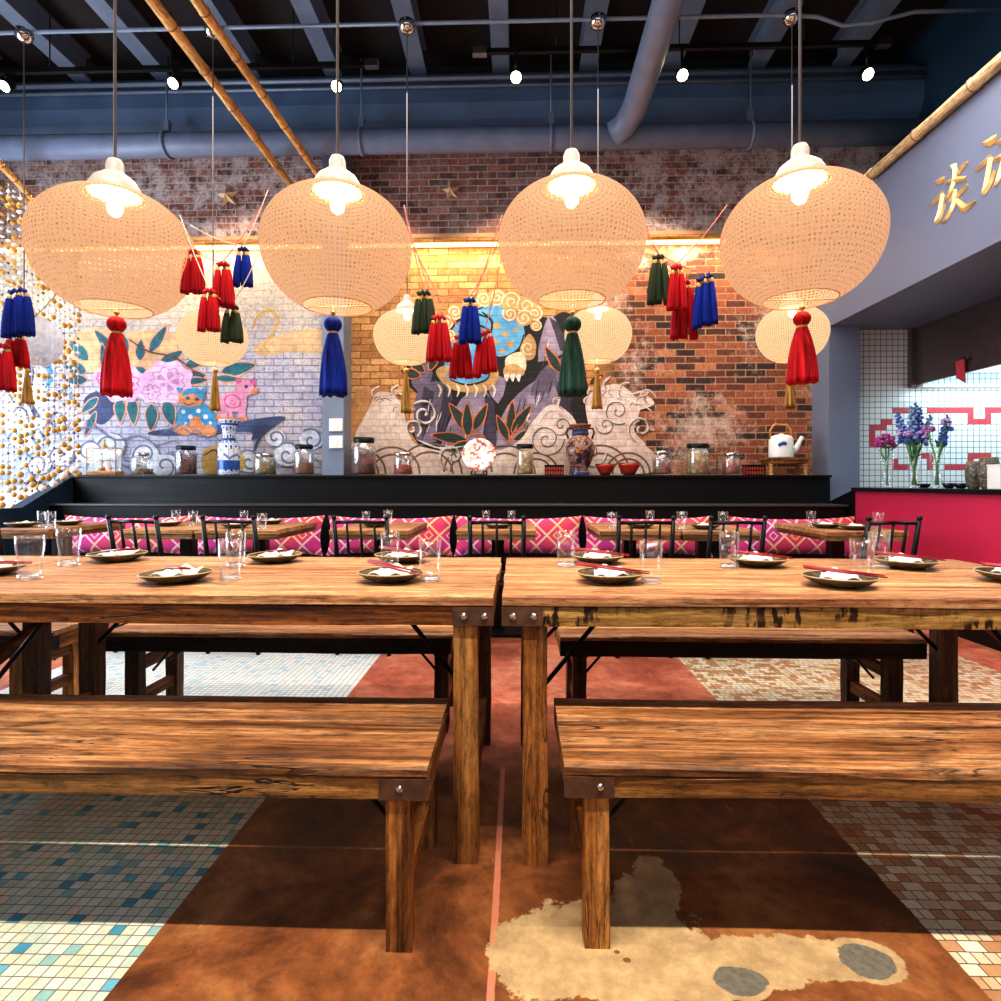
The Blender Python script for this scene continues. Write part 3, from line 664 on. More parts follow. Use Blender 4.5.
for q in ((62,191,'long pink lattice pillow at the bead curtain end of the banquette'),(193,324,'long pink lattice pillow below the blue and white vase'),(327,453,'long pink lattice pillow just past the grey column'),(454,582,'long pink lattice pillow below the upright painted plate'),(583,712,'long pink lattice pillow below the two red bowls'),(728,857,'long pink lattice pillow at the red counter end of the banquette')): pillow(*q)

# ================================================================ tables and benches
def cham(y0,y1,z0,z1,c=.006): return [(y0+c*.4,z0),(y1-c*.4,z0),(y1,z0+c*.4),(y1,z1-c),(y1-c,z1),(y0+c,z1),(y0,z1-c),(y0,z0+c*.4)]
def table(x0,x1,yf,yb,label,legx,am,n=6):
    o=thing('trestle_table',label,'table',((x0+x1)/2,(yf+yb)/2,0),'long reclaimed-wood dining tables'); cx,cy=o.location.x,o.location.y
    X0,X1,Y0,Y1=x0-cx,x1-cx,yf-cy,yb-cy; T=.76
    tb=MB(); e=Y0
    ws=[random.uniform(.85,1.2) for _ in range(n)]; tot=sum(ws)
    for w in ws:
        d=(Y1-Y0)*w/tot; tb.plank((X0+random.uniform(0,.006),0,0),X1-X0-random.uniform(0,.012),cham(e+.0008,e+d-.0008,T-.028,T,.004),n=22,jit=.0012); e+=d
    tb.build('tabletop',M['top'],o)
    for yy in (Y0+.006,Y1-.056):
        MB().plank((X0+.006,0,0),X1-X0-.012,cham(yy,yy+.05,T-.086,T-.029,.004),n=20,jit=.002).build('apron',am if yy<0 else M['apron'],o)
    for xx in (X0+.006,X1-.056):
        MB().plank((0,Y0+.056,0),Y1-Y0-.112,[(xx,T-.086),(xx+.05,T-.086),(xx+.05,T-.029),(xx,T-.029)],axis=1,n=6,jit=.001).build('end_rail',M['rail'],o)
    for lx in legx:
        lx-=cx
        for yy in (Y0+.012,Y1-.085):
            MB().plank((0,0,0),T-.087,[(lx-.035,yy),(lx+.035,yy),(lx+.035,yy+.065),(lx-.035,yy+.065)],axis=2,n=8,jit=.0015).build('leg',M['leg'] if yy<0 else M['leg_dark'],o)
        MB().plank((0,Y0+.08,0),Y1-Y0-.165,[(lx-.018,.13),(lx+.022,.13),(lx+.022,.20),(lx-.018,.20)],axis=1,n=6,jit=.001).build('stretcher',M['rail'],o)
        MB().beam((lx-.005,Y1-.09,.64),(lx-.005,Y0+.1,.36),.03,.035).build('side_brace',M['rail'],o)
        sg=1 if lx<0 else -1
        for yy in (Y1-.06,):
            MB().tube([(lx+sg*.03,yy,.40),(lx+sg*.30,yy,.68)],.008,6).build('iron_brace',M['black_metal'],o)
        MB().tube([(lx+sg*.03,Y0+.30,.40),(lx+sg*.26,Y0+.30,.68)],.008,6).build('iron_brace',M['black_metal'],o)
    for sx in (X0,X1):
        s=1 if sx<0 else -1; a_,b_=sorted((sx+s*.002,sx+s*.118))
        p=MB().box(a_,b_,Y0+.0005,Y0+.0065,T-.084,T-.031).build('corner_plate',M['iron'],o)
        for k in (.28,.78): MB().lathe([(.001,-.007),(.009,-.005),(.011,0)],(a_+(b_-a_)*k,Y0+.0005,T-.058),10,M=Matrix.Rotation(-PI/2,3,'X')).build('bolt',M['chrome'],p)
    return o
YF,YB=1.649,2.503
LX=[W(89,660,2.43).x,W(465.5,700,1.67).x]; RX=[W(535,700,1.67).x,W(947,660,2.43).x]
table(-1.86,-.066,YF,YB,'reclaimed-wood table with plain brown apron and iron corner plate, set with tapered glasses',LX,M['apron'])
table(-.048,1.80,YF,YB,'long reclaimed-wood table with dark-stained marks on its yellowish apron, red counter side',RX,M['apron_marked'])
table(-3.70,-1.872,YF,YB,'reclaimed-wood table at the edge of frame, abutting the plain-apron table',[-3.55,W(27,660,2.40).x],M['apron'])
def bench(x0,x1,yf,yb,zt,label,legx,top,am,n=2,plates=True,lm='leg',ah=.05):
    o=thing('wooden_bench',label,'bench',((x0+x1)/2,(yf+yb)/2,0),'reclaimed-wood benches'); cx,cy=o.location.x,o.location.y
    X0,X1,Y0,Y1=x0-cx,x1-cx,yf-cy,yb-cy
    tb=MB(); e=Y0
    ws=[.62,.38] if n==2 else [1]*n
    for w in ws:
        d=(Y1-Y0)*w; tb.plank((X0+random.uniform(0,.008),0,0),X1-X0-random.uniform(0,.016),cham(e+.001,e+d-.0065,zt-.022,zt,.006),n=26,jit=.0022); e+=d
    tb.build('seat',top,o)
    for yy in (Y0+.004,Y1-.05):
        MB().plank((X0+.006,0,0),X1-X0-.012,cham(yy,yy+.042,zt-.023-ah,zt-.0225,.004),n=22,jit=.002).build('apron',am,o)
    for xx in (X0+.006,X1-.046):
        MB().plank((0,Y0+.046,0),Y1-Y0-.096,[(xx,zt-.023-ah),(xx+.04,zt-.023-ah),(xx+.04,zt-.0225),(xx,zt-.0225)],axis=1,n=5,jit=.001).build('end_rail',M['rail'],o)
    for lx in legx:
        lx-=cx
        for yy in (Y0+.006,Y1-.064):
            MB().plank((0,0,0),zt-.024-ah,[(lx-.029,yy),(lx+.029,yy),(lx+.029,yy+.055),(lx-.029,yy+.055)],axis=2,n=7,jit=.0015).build('leg',M[lm],o)
        MB().plank((0,Y0+.06,0),Y1-Y0-.12,[(lx-.015,.09),(lx+.015,.09),(lx+.015,.14),(lx-.015,.14)],axis=1,n=4,jit=.001).build('stretcher',M['rail'],o)
        MB().plank((0,Y0+.06,0),Y1-Y0-.12,[(lx-.015,.24),(lx+.015,.24),(lx+.015,.29),(lx-.015,.29)],axis=1,n=4,jit=.001).build('stretcher',M['rail'],o)
        sg=1 if lx<0 else -1
        MB().tube([(lx+sg*.025,Y1-.11,.22),(lx+sg*.16,Y1-.11,zt-.05)],.006,6).build('iron_brace',M['black_metal'],o)
        MB().tube([(lx+sg*.025,Y0+.12,.22),(lx+sg*.16,Y0+.12,zt-.05)],.006,6).build('iron_brace',M['black_metal'],o)
    if plates:
        for sx in (X0,X1):
            s=1 if sx<0 else -1; a_,b_=sorted((sx+s*.003,sx+s*.118))
            p=MB().box(a_,b_,Y0-.001,Y0+.0045,zt-.023-ah,zt-.024).build('corner_plate',M['iron'],o)
            MB().lathe([(.001,-.007),(.0075,-.005),(.009,0)],(a_+(b_-a_)*(.72 if s>0 else .42),Y0-.001,zt-.047),10,M=Matrix.Rotation(-PI/2,3,'X')).build('bolt',M['chrome'],p)
    return o
f1=1.338; f2=1.362
bench(-1.98,W(430,775,f1).x,f1,1.79,.425,'weathered plank bench in front, on the blue mosaic side',[-1.85,W(397.5,860,f1).x],M['bench'],M['bench_apron'])
bench(W(563,770,f2).x,1.88,f2,1.80,.425,'weathered plank bench in front, its leg standing on the pale floor patch',[W(597.5,860,f2).x,1.75],M['bench'],M['bench_apron'])
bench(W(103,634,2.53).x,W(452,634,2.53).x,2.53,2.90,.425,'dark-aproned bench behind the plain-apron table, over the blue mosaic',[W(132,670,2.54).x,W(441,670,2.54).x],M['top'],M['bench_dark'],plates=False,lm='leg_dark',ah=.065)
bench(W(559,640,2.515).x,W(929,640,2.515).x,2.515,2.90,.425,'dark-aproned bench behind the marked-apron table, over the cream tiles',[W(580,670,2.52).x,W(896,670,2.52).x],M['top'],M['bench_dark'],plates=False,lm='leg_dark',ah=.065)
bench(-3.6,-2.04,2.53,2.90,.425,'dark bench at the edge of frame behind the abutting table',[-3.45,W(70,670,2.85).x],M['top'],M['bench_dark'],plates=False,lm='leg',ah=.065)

# ---------------------------------------------------------------- small back tables and chairs
def small_table(px0,px1,label,Yf=3.92,Yb=4.72):
    a=W(px0,531,Yf).x; b=W(px1,531,Yf).x; o=thing('cafe_table',label,'table',((a+b)/2,(Yf+Yb)/2,0),'small tables along the banquette')
    w=(b-a)/2; d=(Yb-Yf)/2
    tb=MB(); e=-d
    for k in range(4): tb.plank((-w,0,0),2*w,cham(e+.001,e+d/2-.001,.73,.76,.004),n=6,jit=.001); e+=d/2
    tb.build('tabletop',M['top'],o)
    for yy in (-d+.004,d-.05): MB().plank((-w+.004,0,0),2*w-.008,cham(yy,yy+.046,.695,.729,.003),n=6,jit=.0015).build('apron',M['apron_small'],o)
    for xx in (-w+.004,w-.05): MB().plank((0,-d+.05,0),2*d-.1,[(xx,.695),(xx+.046,.695),(xx+.046,.729),(xx,.729)],axis=1,n=4,jit=.001).build('end_rail',M['rail'],o)
    MB().box(-.045,.045,-.045,.045,.03,.73).build('pedestal',M['black_metal'],o,bevel=.004); MB().box(-.22,.22,-.22,.22,0,.03).build('base',M['black_metal'],o,bevel=.006)
    return o
tabs=[(-14,48,'small wooden table beside the bead curtain'),(120,192,'small wooden table behind the first full chair from the bead curtain'),(194,277,'small wooden table behind the second full chair from the bead curtain'),(329,409,'small wooden table in front of the pillow past the grey column'),(456,536,'small wooden table in line with the gap of the two long tables'),(600,681,'small wooden table below the two red bowls'),(683,761,'small wooden table two before the red counter'),(827,909,'small wooden table next to the red counter')]
for q in tabs: small_table(*q)
ch=thing('spindle_chair','','chair',(0,0,0),'black spindle-back chairs'); hw=.165
for sx in (-1,1):
    MB().tube([(sx*hw,0,0),(sx*hw,.012,.43),(sx*hw,-.01,.62),(sx*hw,-.055,.85)],[.014,.017,.016,.013],8).ball((sx*hw,-.058,.863),.017,8,5).build('back_post',M['black_metal'],ch,smooth=True)
    MB().tube([(sx*(hw+.01),.36,0),(sx*(hw+.01),.345,.43)],[.013,.017],8).build('leg',M['black_metal'],ch,smooth=True)
MB().box(-hw-.03,hw+.03,-.01,.385,.43,.455).build('seat',M['black_wood'],ch,bevel=.01)
MB().tube([(-hw,-.045,.832),(0,-.06,.838),(hw,-.045,.832)],.011,8).build('top_rail',M['black_metal'],ch,smooth=True)
MB().tube([(-hw,.0,.52),(hw,.0,.52)],.010,8).build('lower_rail',M['black_metal'],ch,smooth=True)
for k in (-.5,0,.5): MB().tube([(k*hw*1.05,0,.52),(k*hw*1.05,-.024,.68),(k*hw*1.05,-.052,.834)],[.007,.010,.007],8).build('spindle',M['black_metal'],ch,smooth=True)
for z_,y0,y1 in ((.16,0,.36),(.22,0,.36)):
    for sx in (-1,1): MB().tube([(sx*hw,y0,z_),(sx*(hw+.01),y1,z_)],.008,6).build('stretcher',M['black_metal'],ch,smooth=True)
YC=3.66
chs=[(-22,.0,'black spindle chair cut by the frame edge below the bead curtain'),(139,-.12,'black spindle chair, first full one from the bead curtain'),(233,-.06,'black spindle chair, second full one from the bead curtain'),(363,-.05,'black spindle chair in front of the pillow past the grey column'),(497,0,'black spindle chair in line with the gap of the two long tables'),(644,.03,'black spindle chair, third from the red counter'),(734,.08,'black spindle chair, second from the red counter'),(887,.14,'black spindle chair next to the red counter')]
for i,(px,rz,lb) in enumerate(chs):
    p=W(px,560,YC)
    if i==0: ch.location=(p.x,YC,0); ch['label']=lb
    else: dup(ch,(p.x,YC,0),lb,rz)
# ================================================================ lanterns
def shade_profile(R,rt,rb,zb,zt,n=40):
    """open oblate body: bottom mouth rb at zb, widest R, top mouth rt at zt"""
    zm=zb+(zt-zb)*.53; pr=[]
    ab=math.acos(min(1,rb/R)) ; at=math.acos(min(1,rt/R))
    hb=(zm-zb)/math.sin(ab); ht=(zt-zm)/math.sin(at)
    for i in range(n+1):
        a=-ab+(ab+at)*i/n
        pr.append((R*math.cos(a)**.92 if abs(a)<1.5 else R*math.cos(a), zm+(hb if a<0 else ht)*math.sin(a)))
    return pr
def lantern(px,Y,zc_,R,label,weave,big=True,lit=True,canz=None):
    c=W(px,300,Y); o=thing('woven_lantern',label,'pendant lamp',(c.x,Y,zc_),'big woven lanterns' if big else 'small woven lanterns')
    k=R/.275; zb=-.245*k; zt=.18*k
    rt=.092*k; rb=.118*k
    pr=shade_profile(R,rt,rb,zb,zt)
    MB().lathe(pr,seg=72,M=Matrix.Rotation(PI/2+.2,3,'Z')).build('shade',weave,o,smooth=True)
    MB().lathe([(pr[-1][0]-.003,zt-.004),(pr[-1][0]+.002,zt-.004),(pr[-1][0]+.002,zt+.003),(pr[-1][0]-.003,zt+.003)],seg=40).build('top_ring',M['ring'],o,smooth=True)
    MB().lathe([(pr[0][0]-.002,zb-.002),(pr[0][0]+.001,zb-.002),(pr[0][0]+.001,zb+.001),(pr[0][0]-.002,zb+.001)],seg=40).build('bottom_ring',M['ring'],o,smooth=True)
    MB().tube([(-pr[0][0],0,zb),(pr[0][0],0,zb)],.0025,5).build('cross_wire',M['ring'],o)
    q=k*.92
    MB().lathe([(.100*q,zt+.002),(.100*q,zt+.012),(.094*q,zt+.035*q),(.078*q,zt+.062*q),(.052*q,zt+.082*q),(.036*q,zt+.088*q),(.034*q,zt+.10*q),(.033*q,zt+.13*q),(.024*q,zt+.148*q),(.006,zt+.155*q)],seg=32).build('cap',M['cap'],o,smooth=True)
    if lit:
        MB().lathe([(.001,zt+.03*q),(.07*q,zt+.025*q),(.092*q,zt+.006)],seg=28).build('reflector',M['glow'],o,smooth=True)
        MB().ball((0,0,zt-.045*q),.032*q,12,8,sz=1.3).build('bulb',M['glow'],o,smooth=True)
    top=(5.5 if big else canz)-zc_
    MB().tube([(0,0,zt+.15*q),(0,0,top)],.0055 if big else .005,6).build('cord',M['cord'],o)
    if not big:
        MB().lathe([(.001,-.05),(.035,-.045),(.058,-.02),(.062,.0),(.058,.03),(.001,.035)],(0,0,top),20).build('ceiling_box',M['chrome'],o,smooth=True)
    return o
def m_off():
    t=NT('unlit_woven_shade'); n=t.noise(t.obj(),40,3); d=t.n('ShaderNodeBsdfDiffuse'); t.put(d.inputs[0],t.mix(n,sl((196,200,208)),sl((236,236,240))))
    tr=t.n('ShaderNodeBsdfTransparent'); mx=t.n('ShaderNodeMixShader'); mx.inputs[0].default_value=.45
    t.t.links.new(d.outputs[0],mx.inputs[1]); t.t.links.new(tr.outputs[0],mx.inputs[2]); return t.done(mx.outputs[0])
M['weave_off']=m_off()
YL=2.20; ZLN=1.985
BL=[]
for px,R,lb in ((115,.278,'big glowing woven lantern next to the bead curtain, red tassel below'),(337.5,.276,'big glowing woven lantern with the blue tassel below'),(571.5,.272,'big glowing woven lantern with the green tassel below'),(800,.278,'big glowing woven lantern against the slate wall, red tassel below')):
    o=lantern(px,YL,ZLN+(.012 if px>500 else 0),R,lb,M['weave']); BL.append(o)
SL_=[]
for px,lit,lb in ((24,False,'small unlit whitish lantern behind the bead curtain tassels'),(213,True,'small glowing lantern over the painted peonies'),(407,True,'small glowing lantern between grey column and painted blue lion'),(598,True,'small glowing lantern behind the big one with the green tassel'),(792,True,'small glowing lantern behind the red tassel at the slate wall')):
    o=lantern(px,4.40,2.20,.248,lb,M['weave_small'] if lit else M['weave_off'],False,lit,4.50); SL_.append((o,px))

# ================================================================ tassels
def skirt(mb,L,r0,r1,seed,seg=44,strands=11,c=(0,0,0),bulge=.0):
    rd=random.Random(seed); ph=[rd.uniform(0,6.28) for _ in range(4)]
    ends=[rd.uniform(-.025,.02)*L for _ in range(seg)]
    pr=[]; n=9
    vs=[];fs=[]
    for i in range(n+1):
        u=i/n
        for k in range(seg):
            t=2*PI*k/seg
            r=r0+(r1-r0)*(u**.8)+bulge*math.sin(PI*u)
            r*=1+.09*u**.5*math.sin(strands*t+ph[0])+.05*u*math.sin(strands*2.3*t+ph[1]+u*2)
            z=-L*u+(ends[k]*u**3)
            vs.append((c[0]+r*math.cos(t),c[1]+r*math.sin(t),c[2]+z))
    for i in range(n):
        for k in range(seg): fs.append((i*seg+k,i*seg+(k+1)%seg,(i+1)*seg+(k+1)%seg,(i+1)*seg+k))
    e=len(vs); vs.append((c[0],c[1],c[2]-L*.93))
    for k in range(seg): fs.append((n*seg+k,n*seg+(k+1)%seg,e))
    return mb.add(vs,fs,smooth=True)
def big_tassel(px,ytop,yskirt,ybot,wbot,mat,kn,label,hang):
    Y=YL; a=W(px,ytop,Y); b=W(px,yskirt,Y); c=W(px,ybot,Y); o=thing('tassel',label,'tassel',(a.x,Y,a.z),'big tassels under the lanterns')
    D=a.z-b.z; R=D*.52; r1=wbot/2*Y/F
    MB().ball((0,0,-D*.5),R,20,12,sz=.92).build('ball',mat,o,smooth=True)
    MB().lathe([(.001,.004),(.009,.002),(.011,-.006),(.006,-.012)],(0,0,.016),12).lathe([(.016,-D-.008),(.02,-D),(.016,-D+.006)],seg=14).build('gold_collar',M['k_gold'],o,smooth=True)
    skirt(MB(),b.z-c.z,.020,r1,px,bulge=.006).build('skirt',mat,o,smooth=True,loc=(0,0,-D-.004))
    MB().tube([(0,0,.0),(0,0,hang-a.z)],.003,6).build('hanging_cord',M['cord_white'],o)
hz=ZLN-.245
big_tassel(116.5,316,333,394,27,M['t_red'],None,'big red ball tassel under the lantern next to the bead curtain',hz)
big_tassel(333,316,333,394,26,M['t_blue'],None,'big blue ball tassel in front of the grey column',hz)
big_tassel(572.5,316,333,394,26,M['t_green'],None,'big dark green ball tassel under a big lantern',hz)
big_tassel(802,311,327,382,27,M['t_red'],None,'big red ball tassel beside the slate wall',hz)
gl=['in front of the bead curtain','over the painted animals','beside the grey column','in front of the white waves','behind the red tassel by the slate wall']
for (o_,px),yb_,g_,pt in zip(SL_,(403,410,412,408,407),gl,(27,215,406,597,790)):
    Y=4.40; a=W(pt,368,Y); o=thing('gold_tassel','slim gold tassel under a small lantern, '+g_,'tassel',(a.x,Y,a.z),'slim gold tassels')
    L=a.z-W(pt,yb_,Y).z-.03
    MB().ball((0,0,-.02),.022,12,8).build('knot',M['k_gold'],o,smooth=True)
    skirt(MB(),L,.012,.040,pt,seg=30,strands=8,c=(0,0,-.035)).build('skirt',M['t_gold'],o,smooth=True)
    MB().tube([(0,0,0),(0,0,2.2-.2-a.z)],.003,5).build('hanging_cord',M['cord_white'],o)
def bunch(px,y0,y1,w,mat,kn,label,n=3,Y=YL,tilt=0):
    a=W(px,y0,Y); h=a.z-W(px,y1,Y).z; ww=w*Y/F; o=thing('tassel_bunch',label,'tassel',(a.x,Y,a.z),'small tassel bunches on cords')
    for k in range(n):
        u=(k-(n-1)/2)/max(1,n-1); x=u*ww*.55; yy=(k%2)*.012; dz=tilt*u-.012*abs(u)
        s=skirt(MB(),h-.030,ww/n*.40,ww/n*.60,px*7+k,seg=26,strands=7,bulge=.003).build('skirt',mat,o,smooth=True,loc=(x,yy,-.030+dz))
        s.rotation_euler=(0,-u*.16,0)
        MB().lathe([(.0075,-.034),(.009,-.030),(.0075,-.022),(.006,-.018)],(x,yy,dz),10).build('gold_wrap',M['k_gold'],o,smooth=True)
    pts=[((k/8-.5)*ww*.62,.004*math.sin(k*1.9),-.012+.006*math.cos(k*2.1)+tilt*(k/8-.5)) for k in range(9)]
    MB().tube(pts,.0075,8).build('cord_knot',kn,o,smooth=True)
    return a
R_,B_,G_=(M['t_red'],M['k_red']),(M['t_blue'],M['k_blue']),(M['t_olive'],M['k_green'])
bn={}
for nm,px,y0,y1,w,mm,lb,n,Y,tl in (
 ('A',193,249,292,21,R_,'red tassel bunch touching the bead-side lantern, highest red one there',3,2.22,0),
 ('B',223,261,306,19,R_,'red tassel bunch between a red and a blue bunch, below the first wall star',3,2.20,0),
 ('C',243,246,285,16,B_,'blue tassel bunch below the first wall star',3,2.24,0),
 ('D',209,288,330,19,R_,'red tassel bunch hanging lowest over the small lantern by the peonies',3,2.17,0),
 ('E',232,304,341,19,G_,'dark green tassel bunch over the small lantern by the peonies',3,2.23,0),
 ('F',17,288,335,29,B_,'blue tassel bunch in front of the bead curtain',4,2.2,.01),
 ('G',16,331,366,23,R_,'red tassel bunch just under the blue one at the bead curtain',3,2.26,0),
 ('H',3,343,390,22,R_,'red tassel bunch cut by the frame at the bead curtain',3,2.22,0),
 ('I',424,290,332,21,G_,'dark green tassel bunch beside the small lantern near the grey column',3,2.2,0),
 ('J',439,314,360,21,R_,'red tassel bunch just beside the dark green one, near the painted lion',3,2.17,0),
 ('K',470,297,342,18,B_,'blue tassel bunch in front of the painted blue lion',3,2.2,0),
 ('L',461,334,377,19,R_,'red tassel bunch under the blue one, between two red bunches',3,2.25,0),
 ('M',485,330,373,20,R_,'red tassel bunch on the far side of the blue one at the painted lion',3,2.22,.02),
 ('N',659,254,303,18,G_,'dark green tassel bunch on the bare brick beside red ones',3,2.2,0),
 ('O',677,264,309,16,R_,'red tassel bunch next to the dark green one on the bare brick',3,2.19,0),
 ('P',684,279,338,20,R_,'red tassel bunch on the bare brick, longer and lower of two red',3,2.24,0),
 ('Q',705,274,325,24,B_,'blue tassel bunch on the bare brick next to the slate wall lantern',5,2.2,.02)):
    bn[nm]=bunch(px,y0,y1,w,mm[0],mm[1],lb,n,Y,tl)
# thin cords draped from lantern to lantern that carry the bunches
def drape(a,b,pts,label,mat):
    P=[W(*a,YL),*pts,W(*b,YL)]; path=[]
    for i in range(len(P)-1):
        for k in range(8):
            u=k/8; q=P[i].lerp(P[i+1],u); q.z-=.012*math.sin(PI*u); path.append(q)
    path.append(P[-1])
    tag(MB().tube([p-P[0] for p in path],.0022,5).build('garland_string',mat,loc=P[0]),label,'cord','cords with tassels')
e_=Vector((0,0,.0))
for a,b,k,lb,m in (((188,240),(262,205),'AB','pink cord with red bunches between the bead-side lantern and the blue-tassel lantern','cord_pink'),((180,215),(260,250),'DE','white cord with the low red and green bunches over the peony lantern','cord_white'),((190,225),(268,190),'C','white cord with the blue bunch below the first wall star','cord_white'),
  ((404,205),(506,225),'IK','pink cord with green and blue bunches between blue-tassel and green-tassel lanterns','cord_pink'),((408,225),(503,250),'JM','pink cord with two red bunches in front of the painted lion','cord_pink'),((410,240),(502,215),'L','pink cord with the middle red bunch in front of the painted lion','cord_pink'),
  ((642,215),(727,205),'NO','pink cord with green and red bunches on the bare brick','cord_pink'),((645,235),(732,225),'P','pink cord with the long red bunch on the bare brick','cord_pink'),((646,245),(724,235),'Q','pink cord with the blue bunch on the bare brick','cord_pink'),
  ((-40,250),(60,290),'FG','white cord with blue and red bunches at the bead curtain','cord_white')):
    drape(a,b,[bn[x] for x in k],lb,M[m])

# ================================================================ bead curtain
bc=MB(); rd=random.Random(3)
bottoms=[505,490,512,515,498,506,496,488,478,484,470,476,472,470,474]
for k,px in enumerate((2,8,14,20,26,32,38,43,48,54,59,64,69,74,78)):
    Y=5.95-(.35 if k%2 else .0)-.02*k
    top=W(px,178+ (k*3),Y); bt=W(px,bottoms[k],Y); z=top.z-.02; x=top.x
    bc.tube([(x,Y,z),(x,Y,bt.z)],.004,4,mi=3)
    while z>bt.z+.03:
        r=rd.random(); z-=rd.uniform(.05,.10)
        if r<.36: bc.ball((x+rd.uniform(-.008,.008),Y,z),rd.uniform(.022,.030),8,6,mi=0)
        elif r<.82: bc.ball((x+rd.uniform(-.008,.008),Y,z),rd.uniform(.017,.026),8,5,mi=1,sz=.7)
        else: bc.ball((x,Y,z),rd.uniform(.010,.015),6,5,mi=2)
    bc.ball((x,Y,bt.z),.034,8,6,mi=k%2)
o=bc.build('bead_curtain',[plain('mustard_beads',(196,148,66),.7),plain('pale_shell_beads',(232,226,222),.5),plain('brown_beads',(128,96,76),.6),M['cord_white']],smooth=True,kind='stuff')
tag(o,'hanging curtain of mustard, white and brown beads beside the banquette','bead curtain')

# ================================================================ tableware on the long tables
def plate_proto(r=.103):
    o=thing('plate','','plate',(0,0,0),'stoneware plates')
    k=r/.115
    MB().lathe([(.001,.006),(.055*k,.006),(.075*k,.012),(.100*k,.022),(.113*k,.031),(.117*k,.031),(.113*k,.026),(.090*k,.012),(.062*k,.002),(.058*k,.0),(.001,.0)],seg=44,rip=lambda t,i:1+(.025*math.sin(3*t+1)+.02*math.sin(2*t) if 2<=i<=8 else 0)).build('body',M['plate'],o,smooth=True)
    MB().lathe([(.112*k,.0315),(.1155*k,.0335),(.118*k,.0305)],seg=44,rip=lambda t,i:1+.025*math.sin(3*t+1)+.02*math.sin(2*t)).build('rim',plain('worn_rim_'+str(int(r*1000)),(156,134,98),.35),o,smooth=True)
    return o
def napkin_mesh():
    mb=MB(); nu,nv=9,6; vs=[]
    for l in (0,1):
        for j in range(nv+1):
            for i in range(nu+1):
                u=i/nu*2-1; v=j/nv*2-1
                z=.020+.022*(1-u*u)*(.6+.4*v)+.010*math.sin(u*5+v*2+.7)+.012*(v>.2)*abs(u) + l*.006
                vs.append((u*.075*(1-.25*(v+1)/2)+.01*v,v*.055,z))
    k=(nu+1)*(nv+1); fs=[]
    for l in (0,1):
        for j in range(nv):
            for i in range(nu): q=l*k+j*(nu+1)+i; fs.append((q,q+1,q+nu+2,q+nu+1))
    for i in range(nu): fs.append((i,i+1,k+i+1,k+i)); q=nv*(nu+1)+i; fs.append((q,q+1,k+q+1,k+q))
    for j in range(nv): q=j*(nu+1); fs.append((q,q+nu+1,k+q+nu+1,k+q)); q+=nu; fs.append((q,q+nu+1,k+q+nu+1,k+q))
    return mb.add(vs,fs,smooth=True)
pl0=plate_proto(); nk0=napkin_mesh().build('napkin',M['napkin'],smooth=True)
cs0=MB().tube([(-.115,0,0),(.0,0,0),(.115,0,0)],[.0042,.0038,.0022],6).build('chopstick',M['chop'],smooth=True)
first=True
def chopstick(p,rz,ry,label,grp):
    global cs0,cs_first
    o=cs0 if cs_first else cs0.copy()
    if not cs_first: COL.objects.link(o)
    cs_first=False; o.location=p; o.rotation_euler=(0,ry,rz); return tag(o,label,'chopstick',grp)
cs_first=True; nk_first=True
T=.76
places=[(176,582,2.3,'front row, first full plate of the plain-apron table','p'),(391,581,-.6,'front row, plain-apron table near the gap','p'),(117,561,2.6,'back row, behind the tapered glass','p'),(275,562,2.2,'back row, in the middle of the plain-apron table','p'),(402,562,-.4,'back row, plain-apron table near the gap','p'),(-12,575,.6,'cut by the frame on the plain-apron table','p'),
        (609,582,-.25,'front row, marked-apron table near the gap','m'),(840,586,-.22,'front row, red counter side of the marked-apron table','m'),(597,563,-.2,'back row, marked-apron table near the gap','m'),(757,566,-.15,'back row, in the middle of the marked-apron table','m'),(906,568,-.15,'back row, red counter end of the marked-apron table','m'),(1016,582,-.1,'cut by the frame on the marked-apron table','m')]
for i,(px,py,rz,wh,tt) in enumerate(places):
    p=WZ(px,py,T); p.z=T+.0005
    if i==0: pl=pl0; pl.location=p; pl['label']='olive stoneware plate, '+wh; pl.rotation_euler=(0,0,i)
    else: pl=dup(pl0,p,'olive stoneware plate, '+wh,i*1.3)
    if nk_first: nk=nk0; nk_first=False
    else: nk=nk0.copy(); COL.objects.link(nk)
    nk.location=(p.x+.005,p.y+.01,T+.004); nk.scale=(.82,.82,.8); nk.rotation_euler=(0,0,random.uniform(-.3,.3)); tag(nk,'folded white napkin on the plate, '+wh,'napkin','napkins on the plates')
    for k in (0,1):
        d=Vector((math.cos(rz+PI/2),math.sin(rz+PI/2),0))*(.008*(k*2-1))
        chopstick((p.x+d.x+.01,p.y+d.y-.005,T+.044+.003*k),rz+.05*k,.10,('nearer' if (k==0) else 'farther')+' red chopstick on the plate, '+wh,'red chopsticks')
def glass_proto(prof,base,name='drinking_glass'):
    o=thing(name,'','glass',(0,0,0),'clear drinking glasses')
    MB().lathe(prof,seg=28).build('bowl',M['glass'],o,smooth=True); MB().lathe(base,seg=24).build('base',M['base_glass'],o,smooth=True); return o
tum=glass_proto([(.031,.008),(.033,.02),(.0345,.06),(.0365,.135),(.0345,.135),(.0325,.06),(.030,.016),(.001,.014)],[(.001,0),(.031,0),(.034,.004),(.033,.012),(.031,.015),(.001,.013)])
pin=glass_proto([(.033,.008),(.034,.03),(.033,.055),(.038,.09),(.041,.115),(.040,.142),(.038,.142),(.039,.115),(.036,.09),(.031,.055),(.032,.03),(.030,.016),(.001,.014)],[(.001,0),(.034,0),(.037,.004),(.036,.012),(.032,.016),(.001,.013)])
fl={'t':True,'p':True}
